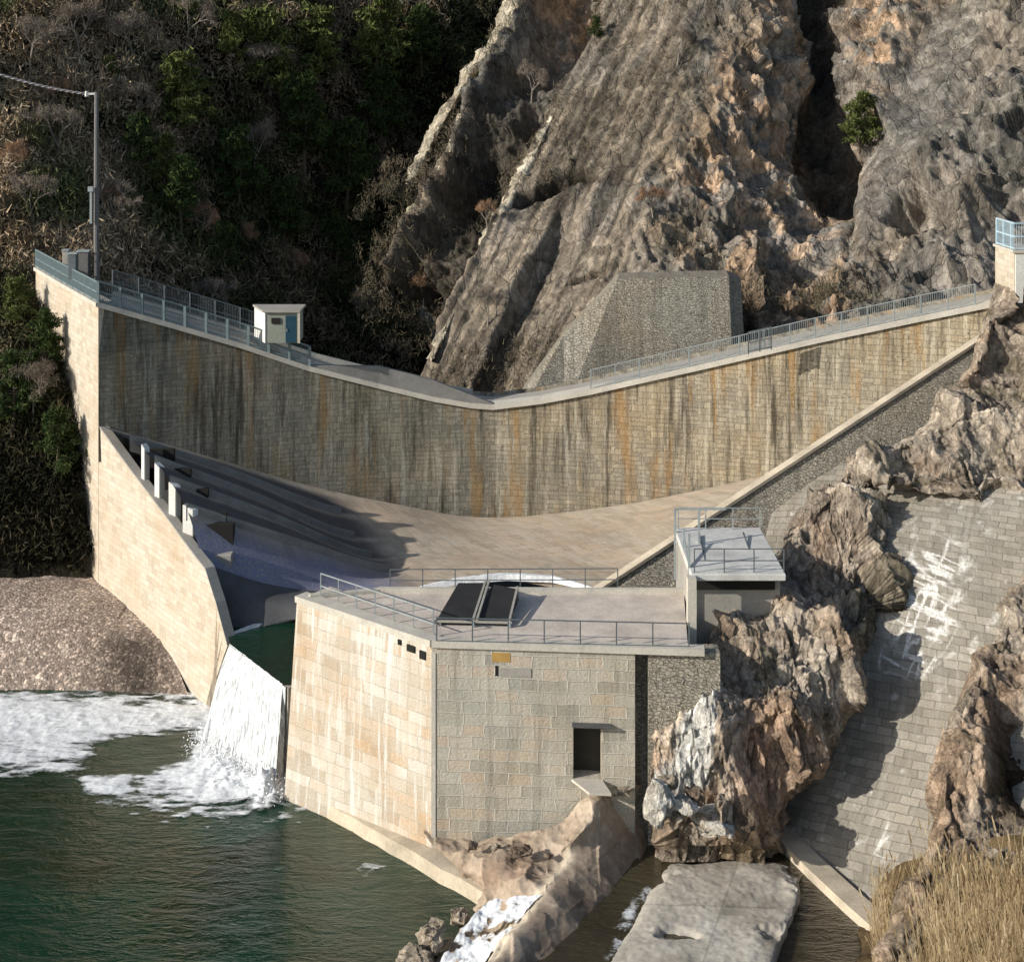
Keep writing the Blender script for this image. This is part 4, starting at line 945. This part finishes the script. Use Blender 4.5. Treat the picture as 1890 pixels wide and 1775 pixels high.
for i, (u, v, z, r, lab, cc, sq) in enumerate([
 (1222,1462,1.9,.62,'pale upright boulder at the left end of the white boulder pile',W_,(1,1,1.2)),
 (1262,1470,1.7,.62,'whitest rounded boulder in the middle of the boulder pile',W_,(1,1,1.)),
 (1248,1495,1.2,.42,'small cream boulder at the water edge of the pile',T_,(1,1,.8)),
 (1300,1500,1.1,.42,'dull cream boulder half sunk at the water edge',T_,(1.2,1,.6)),
 (1335,1482,1.9,.5,'pointed tan boulder leaning on the big flat one',T_,(.8,1,1.3)),
 (1322,1508,1.3,.78,'largest flat pale boulder on the right of the pile',W_,(1.5,1,.5)),
 (1285,1455,2.4,.45,'brown boulder on top of the pile against the rock face',Br,(1,1,.9)),
 (1372,1505,1.4,.5,'grey brown boulder in the cleft beside the waterline',Br,(.7,1,1.5)),
 (1232,1432,3.0,.42,'tan boulder wedged above the pile under the block corner',T_,(1,1,.8))]):
    boulder('boulder', P(u,v+14,51.0+.05*i), r*1.15, lab, 'boulder', cc, i+1, 'boulders at the foot of the outcrop', sq)
for i, (u, v, z, r, lab, cc, sq) in enumerate([
 (800,1725,.5,.75,'pale pinkish boulder at the pool edge beside the small cascade',T_,(1.1,1,.75)),
 (765,1765,.3,.7,'low pinkish boulder at the bottom edge of the photo',T_,(1.3,1,.6)),
 (850,1690,.6,.5,'cream boulder above the small cascade',T_,(1,1,.8)),
 (960,1572,1.9,.42,'dark brown flat stone on the rock shelf under the block',Br,(1.4,1,.5)),
 (872,1560,1.6,.3,'small grey stone against the block foot, leftmost on the shelf',Br,(1,1,.7)),
 (915,1563,1.6,.26,'small tan stone left of the dark flat stone',T_,(1,1,.8)),
 (1150,1458,3.2,.55,'flat cream slab stone beside the door sill',T_,(1.7,1,.25)),
 (1010,1578,1.8,.24,'little brown stone right of the dark flat stone',Br,(1,1,.7))]):
    boulder('boulder', PZ(u,v,z), r, lab, 'boulder', cc, i+21, 'boulders on the rock shelf', sq)
# cascade at bottom
cs_rows = zrows([[(905,1668,1.0),(950,1660,1.3),(1000,1655,1.55)],[(870,1700,.8),(915,1700,.9),(965,1695,1.2)],[(835,1745,.5),(880,1745,.6),(925,1745,1.0)],[(800,1800,.25),(850,1800,.3),(885,1800,.5)],[(740,1900,.05),(800,1900,.05),(840,1900,.2)]])
Wc = to_world(lerp_rows(cs_rows, 90, 60)); pc = Wc.reshape(-1,3); nc = fbm(pc*3,5,9); Wc = (pc+np.array([0,0,1])*(.12+.16*nc)[:,None]).reshape(Wc.shape)
k = (fbm(pc*2.2,4,3).reshape(90,60)+.15 > 0); tag(grid_mesh('cascade', Wc, M['foamthin'], np.repeat(np.clip(.32+fbm(pc*2.2,4,3),0,.7)[:,None],3,1), flat=False, keep=k[:-1,:-1]), kind='structure')

# concrete slab in the stream
sb_rows = zrows([
 [(1225,1580,.6),(1290,1578,.6),(1380,1574,.6),(1450,1584,.6),(1495,1600,.6)],
 [(1232,1606,1.25),(1290,1600,1.27),(1380,1596,1.27),(1440,1604,1.27),(1478,1618,1.3)],
 [(1205,1650,1.2),(1280,1650,1.28),(1370,1650,1.28),(1430,1652,1.27),(1472,1665,1.3)],
 [(1170,1715,1.15),(1260,1715,1.27),(1350,1715,1.27),(1415,1720,1.4),(1450,1725,1.25)],
 [(1110,1790,1.05),(1220,1790,1.4),(1320,1790,1.4),(1385,1790,1.4),(1425,1795,1.2)],
 [(1010,1900,.9),(1120,1900,1.35),(1260,1900,1.35),(1350,1900,1.35),(1400,1900,1.1)]])
for r_ in sb_rows: r_.insert(0, (r_[0][0]-26, r_[0][1]+4, r_[0][2]*1.018)); r_.append((r_[-1][0]+9, r_[-1][1]+3, r_[-1][2]*1.03))
def f_sb(c, d, p, g, t, q):
    u, v = g[:,0], g[:,1]; x = fbm(p*.9,5,3); c = pal(.45+x*.7+.25*np.exp(-((u-1330)/60)**2-((v-1730)/45)**2), [(.26,.23,.185),(.38,.345,.29),(.48,.44,.37),(.6,.56,.48)])
    edge = fbm(p*1.6,4,9); jt = np.exp(-((u-1340+(v-1650)*.35)/1.6)**2)+np.exp(-((v-1668-(u-1300)*.03)/1.3)**2); c = c*(1-.35*np.clip(jt,0,1))[:,None]
    return c, .05*edge+.01*vnoise(p*7,4)-.28*ss(.0,.5,fbm(p*.7,4,29)+.35*np.exp(-((u-1200)/60)**2)+.3*np.exp(-((u-1470)/25)**2)-.36)-.06
rock_patch('concrete_slab', sb_rows, 220, 240, [(2,.02)], f_sb, 'slabv', seed=95)
sl_ = bpy.data.objects['concrete_slab']; del sl_['kind']; tag(sl_, 'flat worn concrete slab lying in the brown stream at the bottom', 'slab')

# ================================================================ VEGETATION
def tufts(C, n, spread, size, width, cols, up_bias=.3, flat=1.):
    """n leaf faces around each centre C"""
    k = len(C); base = np.repeat(C, n, 0); o = rvec(k*n)*np.array([1,1,flat])*spread*(rng.random((k*n,1))**.5)
    A = rvec(k*n); A[:,2] = np.abs(A[:,2])*(1+up_bias); A /= np.linalg.norm(A,axis=1,keepdims=True); B = np.cross(A, rvec(k*n)); B /= np.linalg.norm(B,axis=1,keepdims=True)+1e-6
    L = size*(.6+.8*rng.random((k*n,1))); cc = pal(rng.random(k*n), cols)
    return base+o, A*L/2, B*L/2*width, cc
def make_pine(seed, h=7.):
    r = np.random.default_rng(seed); ra = random.Random(seed)
    t = MB(); pts = [Vector((0,0,0))]
    for i in range(6): pts.append(pts[-1]+Vector((ra.uniform(-.14,.14),ra.uniform(-.14,.14),h/6)))
    for i in range(6): t.tube(pts[i], pts[i+1], .16*(1-i/6.5), .16*(1-(i+1)/6.5), 6)
    C = []
    nl = 34
    for i in range(nl):
        f = .28+.7*(i/nl); z = f*h; k = min(5, int(f*6)); p0 = pts[k].lerp(pts[k+1], f*6-k)
        an = ra.uniform(0,6.28); L = (1.08-f)**.7*h*.36*ra.uniform(.55,1.15)+.2
        p1 = p0+Vector((math.cos(an)*L, math.sin(an)*L, L*ra.uniform(.05,.5)))
        t.tube(p0, p1, .04, .015, 4)
        for j in range(5): C.append(p0.lerp(p1, .35+.16*j)+Vector([ra.uniform(-.28,.28) for _ in range(3)]))
    return t, np.array(C), h
GREEN = [(.035,.045,.015),(.07,.09,.026),(.115,.135,.04),(.17,.19,.06)]
DGREEN = [(.014,.026,.010),(.03,.05,.016),(.05,.075,.022),(.075,.10,.028)]
def tree_proto(seed, cols, h):
    t, C, h = make_pine(seed, h)
    tm = t.build('trunk', None); tme = tm.data; bpy.data.objects.remove(tm)
    a = tme.color_attributes.new('col','FLOAT_COLOR','POINT'); a.data.foreach_set('color', np.tile([.13,.10,.075,1.],len(tme.vertices)).astype(np.float32)); tme.materials.append(M['bark'])
    q = tufts(C, 22, .5, .34, .32, cols, .2, .6)
    me = quads('', *q, None); me.materials.append(M['leaf']); me.name = 'crown'
    return tme, me
def bare_proto(seed, h=6., twigc=((.12,.10,.075),(.22,.18,.14),(.30,.25,.20))):
    ra = random.Random(seed); t = MB(); tips = []
    def grow(p, d, L, r, k):
        q = p+d*L; t.tube(p, q, r, r*.65, 5)
        if k == 0: tips.append(q); return
        for _ in range(3 if k > 1 else 4):
            nd = (d+Vector([ra.uniform(-.75,.75) for _ in range(3)])+Vector((0,0,.15))).normalized(); grow(q, nd, L*ra.uniform(.6,.85), r*.6, k-1)
        if k == 1: tips.append(q)
    grow(Vector((0,0,-.3)), Vector((ra.uniform(-.15,.15),ra.uniform(-.15,.15),1)).normalized(), h*.3, .11, 4)
    tm = t.build('trunk', None); tme = tm.data; bpy.data.objects.remove(tm)
    a = tme.color_attributes.new('col','FLOAT_COLOR','POINT'); a.data.foreach_set('color', np.tile([.27,.235,.20,1.],len(tme.vertices)).astype(np.float32)); tme.materials.append(M['bark'])
    q = tufts(np.array([tuple(x) for x in tips]), 14, .35, .42, .06, list(twigc), .6)
    me = quads('', *q, None); me.materials.append(M['leaf'])
    return tme, me
protos = {'pine':[tree_proto(s, GREEN, 7.) for s in (1,2,3)], 'dark':[tree_proto(s, DGREEN, 7.) for s in (4,5)], 'bare':[bare_proto(s) for s in (1,2,3,4)],
 'rust':[bare_proto(s, 4.5, ((.2,.10,.05),(.32,.19,.11),(.42,.28,.18))) for s in (6,7)]}
FRAC = {'pine':'pine_tree','dark':'pine_tree','bare':'bare_tree','rust':'dry_shrub'}
Hp = HW.reshape(-1,3); Hg = HG.reshape(-1,3); Cp = CW.reshape(-1,3); Cg = CG.reshape(-1,3); Np = NW.reshape(-1,3); Ng = NG.reshape(-1,3)
def on(Pw, Gw, u, v):
    U = CX+F*Pw[:,0]/Pw[:,1]; Vv = HY+F*(EYE-Pw[:,2])/Pw[:,1]; i = np.argmin((U-u)**2+(Vv-v)**2); return Vector(Pw[i])
cnt = {}
def plant(kind, u, v, hpx, label, surf='H', group='trees on the shaded hillside', cat='tree'):
    """foot at bearing u, v on the surface; hpx sets the height"""
    Pw, Gw = {'H':(Hp,Hg),'C':(Cp,Cg),'N':(Np,Ng)}[surf]
    p = on(Pw, Gw, u, v); k = cnt.get(kind,0); cnt[kind] = k+1
    tm, cm = protos[kind][k % len(protos[kind])]; h0 = {'pine':7.,'dark':7.,'bare':6.,'rust':4.5}[kind]
    s = hpx*p.y/F/h0
    r = empty(FRAC[kind], p, label, cat, group); r.rotation_euler = (random.uniform(-.06,.06),random.uniform(-.06,.06),random.uniform(0,6.28)); r.scale = (s,)*3
    for nm, me in (('trunk',tm),('crown',cm)):
        o = bpy.data.objects.new(nm, me); COL.objects.link(o); o.parent = r
    return r
for a in [
 ('pine',695,175,185,'bright green pine high on the slope nearest the slanting rock ledge'),
 ('pine',590,200,190,'tall green pine left of the brightest pine near the top'),
 ('pine',497,225,215,'green pine with a pale bare trunk at the upper middle of the slope'),
 ('pine',430,130,110,'small yellow green pine at the top above the pale trunk'),
 ('pine',335,290,190,'bushy green pine to the right of the pole top'),
 ('pine',385,245,70,'short bright green pine between the pole and the pale trunked pine'),
 ('pine',300,360,110,'green pine just right of the middle of the pole'),
 ('dark',560,330,190,'dark pine in deep shade at the centre of the slope'),
 ('dark',640,400,180,'dark pine beside the foot of the slanting ledge'),
 ('dark',440,400,170,'dark pine below the bushy green pine'),
 ('pine',595,290,80,'small green pine lit on top in the middle of the shade'),
 ('dark',330,440,150,'dark pine right of the lower half of the pole'),
 ('dark',520,480,150,'dark pine low on the slope above the hut'),
 ('dark',250,330,120,'dark pine close to the pole below the bare trees'),
 ('dark',700,300,170,'dark pine in the gully beside the slanting ledges'),
 ('dark',780,160,150,'dark pine at the upper end of the gully'),
 ('dark',410,520,110,'low dark pine left of the hut'),
 ('dark',620,520,120,'low dark pine right of the hut'),
 ('pine',205,170,70,'small green pine directly above the pole top')]: plant(*a)
for a in [
 ('bare',60,150,150,'bare grey tree at the top left corner above the cable'),
 ('bare',150,110,130,'bare tree above the cable, second from the left'),
 ('bare',250,140,150,'bare pale tree above and right of the pole top'),
 ('bare',340,90,130,'bare tree at the top edge left of the pines'),
 ('bare',110,300,140,'bare tree below the cable left of the pole'),
 ('bare',235,260,130,'bare grey tree just right of the upper pole'),
 ('bare',60,420,130,'bare tree left of the lower pole'),
 ('bare',215,430,120,'bare pale tree just right of the lower pole'),
 ('bare',500,170,120,'bare grey tree behind the pale trunked pine'),
 ('bare',790,60,120,'bare tree at the top near the cliff edge'),
 ('bare',850,30,100,'bare tree at the very top beside the slanting ledge'),
 ('bare',470,330,120,'pale bare tree among the dark pines'),
 ('bare',380,600,110,'arched pale bare tree behind the crest fence left of the hut'),
 ('bare',660,620,100,'bare tree behind the walkway right of the hut')]: plant(*a)
for a in [
 ('rust',25,330,80,'rust brown shrub at the left edge below the cable'),
 ('rust',190,395,70,'rust brown shrub beside the pole conduit'),
 ('rust',370,450,85,'rust red shrub in the shade above the left crest'),
 ('rust',455,470,75,'rust shrub right of the reddest shrub above the crest'),
 ('rust',545,520,70,'brown shrub above the hut roof'),
 ('rust',100,210,80,'orange brown shrub under the cable'),
 ('rust',720,560,70,'brown shrub at the lower end of the gully')]: plant(*a, cat='shrub')
plant('pine',1582,300,125,'single green conifer hanging in the dark cleft of the cliff','C','trees on the cliff')
for a in [('rust',1205,400,70,'orange brown shrub on the cliff left of the tan rock'),('bare',1250,120,90,'grey bare shrub high on the cliff'),('rust',900,420,60,'brown shrub in the gully between the rock slabs'),
          ('bare',980,190,90,'bare shrub on the slab right of the upper ledge'),('rust',780,560,80,'brown shrub at the foot of the rock slabs'),('dark',1100,80,50,'small dark shrub near the cliff top'),('bare',900,600,90,'bare shrub above the centre of the crest')]:
    plant(*a, surf='C', group='shrubs on the cliff', cat='shrub')
for a in [('pine',30,620,110,'green bush left of the tall sunlit wall, highest at the left edge'),('dark',90,700,130,'dark bush against the left edge of the tall sunlit wall'),('dark',20,820,170,'dark tree at the left edge beside the lower wall'),('dark',100,900,150,'black green tree in the shade behind the gravel bank'),('bare',60,780,150,'bare tree beside the tall sunlit wall')]:
    plant(*a, surf='N', group='bushes beside the training wall')

# scrub: twigs and leaves covering the slopes, nobody could count them
def scrub(name, Pw, Gw, n, k, spread, size, width, colfn, sel, label, upb=.5, lift=.3):
    u, v = Gw[:,0], Gw[:,1]; w = sel(u, v, Pw); w = w/w.sum(); i = rng.choice(len(Pw), n, p=w)
    C = Pw[i]+rng.normal(size=(n,3))*.15; C[:,2] += lift*rng.random(n)
    q = tufts(C, k, spread, size, width, [(0,0,0),(1,1,1)], upb); t = q[3][:,0]
    col = colfn(np.repeat(C,k,0), np.repeat(Gw[i],k,0), t)
    return tag(quads(name, q[0], q[1], q[2], col, M['leaf']), label, 'scrub', kind='stuff')
def c_hill(p, g, t):
    n = fbm(p*.25,3,4); br = pal(t*.7+.15+n*.3, [(.03,.022,.012),(.075,.055,.034),(.13,.10,.065),(.20,.155,.11)])
    gr = pal(t, [(.016,.018,.008),(.036,.04,.016),(.062,.066,.028)])
    m = ss(-.1,.3,fbm(p*.18,3,44)+.25*ss(200,350,g[:,0])-.1)[:,None]; c = (br*(1-m)+gr*m)*3.3
    dk = (ss(180,420,g[:,0])*ss(0,200,g[:,1]+60))[:,None]; return c*(1-.45*dk)  # slope shade painted into the scrub colour
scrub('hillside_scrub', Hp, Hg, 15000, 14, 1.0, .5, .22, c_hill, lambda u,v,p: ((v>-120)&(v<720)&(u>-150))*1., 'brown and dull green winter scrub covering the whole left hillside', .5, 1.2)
def c_near(p, g, t): return pal(t*.8+fbm(p*.5,3,4)*.4, [(.012,.014,.008),(.04,.042,.018),(.10,.085,.045),(.17,.14,.09)])*(1-.6*ss(750,900,g[:,1]))[:,None]  # darkening downslope paints the forest shade into the leaves
scrub('bank_scrub', Np, Ng, 3500, 14, .7, .4, .25, c_near, lambda u,v,p: ((v<1040)&(u>-200))*1., 'dark tangled scrub between the sunlit wall and the gravel bank', .5, .9)
def c_cliff(p, g, t): 
    n = fbm(p*.2,3,4); return pal(t*.6+.2+n*.4, [(.045,.04,.025),(.10,.085,.055),(.17,.14,.09),(.22,.17,.12)])
def s_cliff(u, v, p):
    s = u+v*.5-950; a = ss(-.05,.35,fbm(p*.12,4,15)+.5*((s>-20)&(s<60))+.35*ss(200,0,v)-.25*ss(1300,1400,u))
    return (a+.004)*((v>-100)&(v<760))*(u<1950)
scrub('cliff_scrub', Cp, Cg, 6500, 9, .5, .36, .12, c_cliff, s_cliff, 'thin dry brown grass and twigs growing over the cliff face', .7, .2)

# dry reeds at the lower right
n = 11000; uu = rng.uniform(1610,2050,n); vv = 1640+rng.random(n)**.8*330; hh = rng.uniform(.6,1.9,n)*(1+.5*(rng.random(n)<.12))*(1-.35*(uu<1700))
rz = np.clip(1.2+(uu-1640)*.010+ (1775-vv)*.006, .9, 6); D = (EYE-rz)*F/(vv-HY); ok = (uu > 1590+(vv-1600)*.15)
b0 = np.stack([D*(uu-CX)/F, D, rz-.1],1)[ok]; hh = hh[ok]; m = len(b0)
tl = rng.normal(size=(m,3))*np.array([.22,.22,0])+np.array([.05,0,1.]); 
A = tl*hh[:,None]/2; Bv = np.cross(A, np.array([0.1,1,0])); Bv = Bv/np.linalg.norm(Bv,axis=1,keepdims=True)*.012
colr = pal(rng.random(m)*.7+.15+fbm(b0*.8,3,4)*.5, [(.14,.09,.045),(.30,.22,.12),(.46,.35,.2),(.6,.5,.33)])
plume = rng.random(m) < .3
C2 = (b0+A*2)[plume]; 
Cq = np.concatenate([b0+A, C2]); Aq = np.concatenate([A, A[plume]*.16]); Bq = np.concatenate([Bv, Bv[plume]*2.4]); cq = np.concatenate([colr, colr[plume]*1.1])
tag(quads('dry_reeds', Cq, Aq, Bq, cq, M['leaf'], None, .5), 'golden dry reeds and grass filling the bottom right corner', 'reeds', kind='stuff')
gr_rows = zrows([[(1640,1600,1.9),(1760,1560,3.6),(1900,1540,5.),(2200,1540,7)],[(1600,1690,1.0),(1720,1690,2.2),(1900,1690,3.8),(2200,1690,6)],[(1560,1800,.8),(1720,1800,1.8),(1900,1800,3.2),(2200,1800,5)],[(1500,2050,.6),(1720,2050,1.2),(1900,2050,2.4),(2200,2050,4)]])
def f_gr(c,d,p,g,t,q): return pal(.4+fbm(p*1.2,4,2)*.6, [(.06,.04,.02),(.15,.105,.055),(.25,.18,.10)]), d
rock_patch('right_bank', gr_rows, 120, 140, [(1.2,.25),(.5,.12)], f_gr, 'gravel', seed=88, fade=lambda g: np.full(len(g), .4))

# ================================================================ LIGHT, SKY, CAMERA
az, el = (-.93,-.37), math.radians(23)
sd = Vector((az[0]*math.cos(el), az[1]*math.cos(el), math.sin(el))).normalized()
sun = bpy.data.lights.new('sun','SUN'); sun.energy = 5.0; sun.angle = math.radians(.5); sun.color = (1,.95,.87)
so = bpy.data.objects.new('sun', sun); COL.objects.link(so); so.rotation_euler = (-sd).to_track_quat('-Z','Y').to_euler()
w = bpy.data.worlds.new('World'); scene.world = w; w.use_nodes = True
sk = w.node_tree.nodes.new('ShaderNodeTexSky'); sk.sky_type = 'NISHITA'; sk.sun_disc = False
sk.sun_elevation = math.asin(sd.z); sk.sun_rotation = math.atan2(sd.x, sd.y)
w.node_tree.links.new(sk.outputs[0], w.node_tree.nodes['Background'].inputs[0]); w.node_tree.nodes['Background'].inputs[1].default_value = .14
cam = bpy.data.cameras.new('camera'); co = bpy.data.objects.new('camera', cam); COL.objects.link(co); scene.camera = co
cam.sensor_width = 36; cam.lens = 36*F/1890; cam.shift_y = -(887.5-HY)/1890; cam.clip_end = 3000; cam.clip_start = .5
co.location = (0,0,EYE); co.rotation_euler = (math.radians(90),0,0)
scene.view_settings.view_transform = 'Standard'; scene.view_settings.look = 'None'; scene.view_settings.exposure = 0
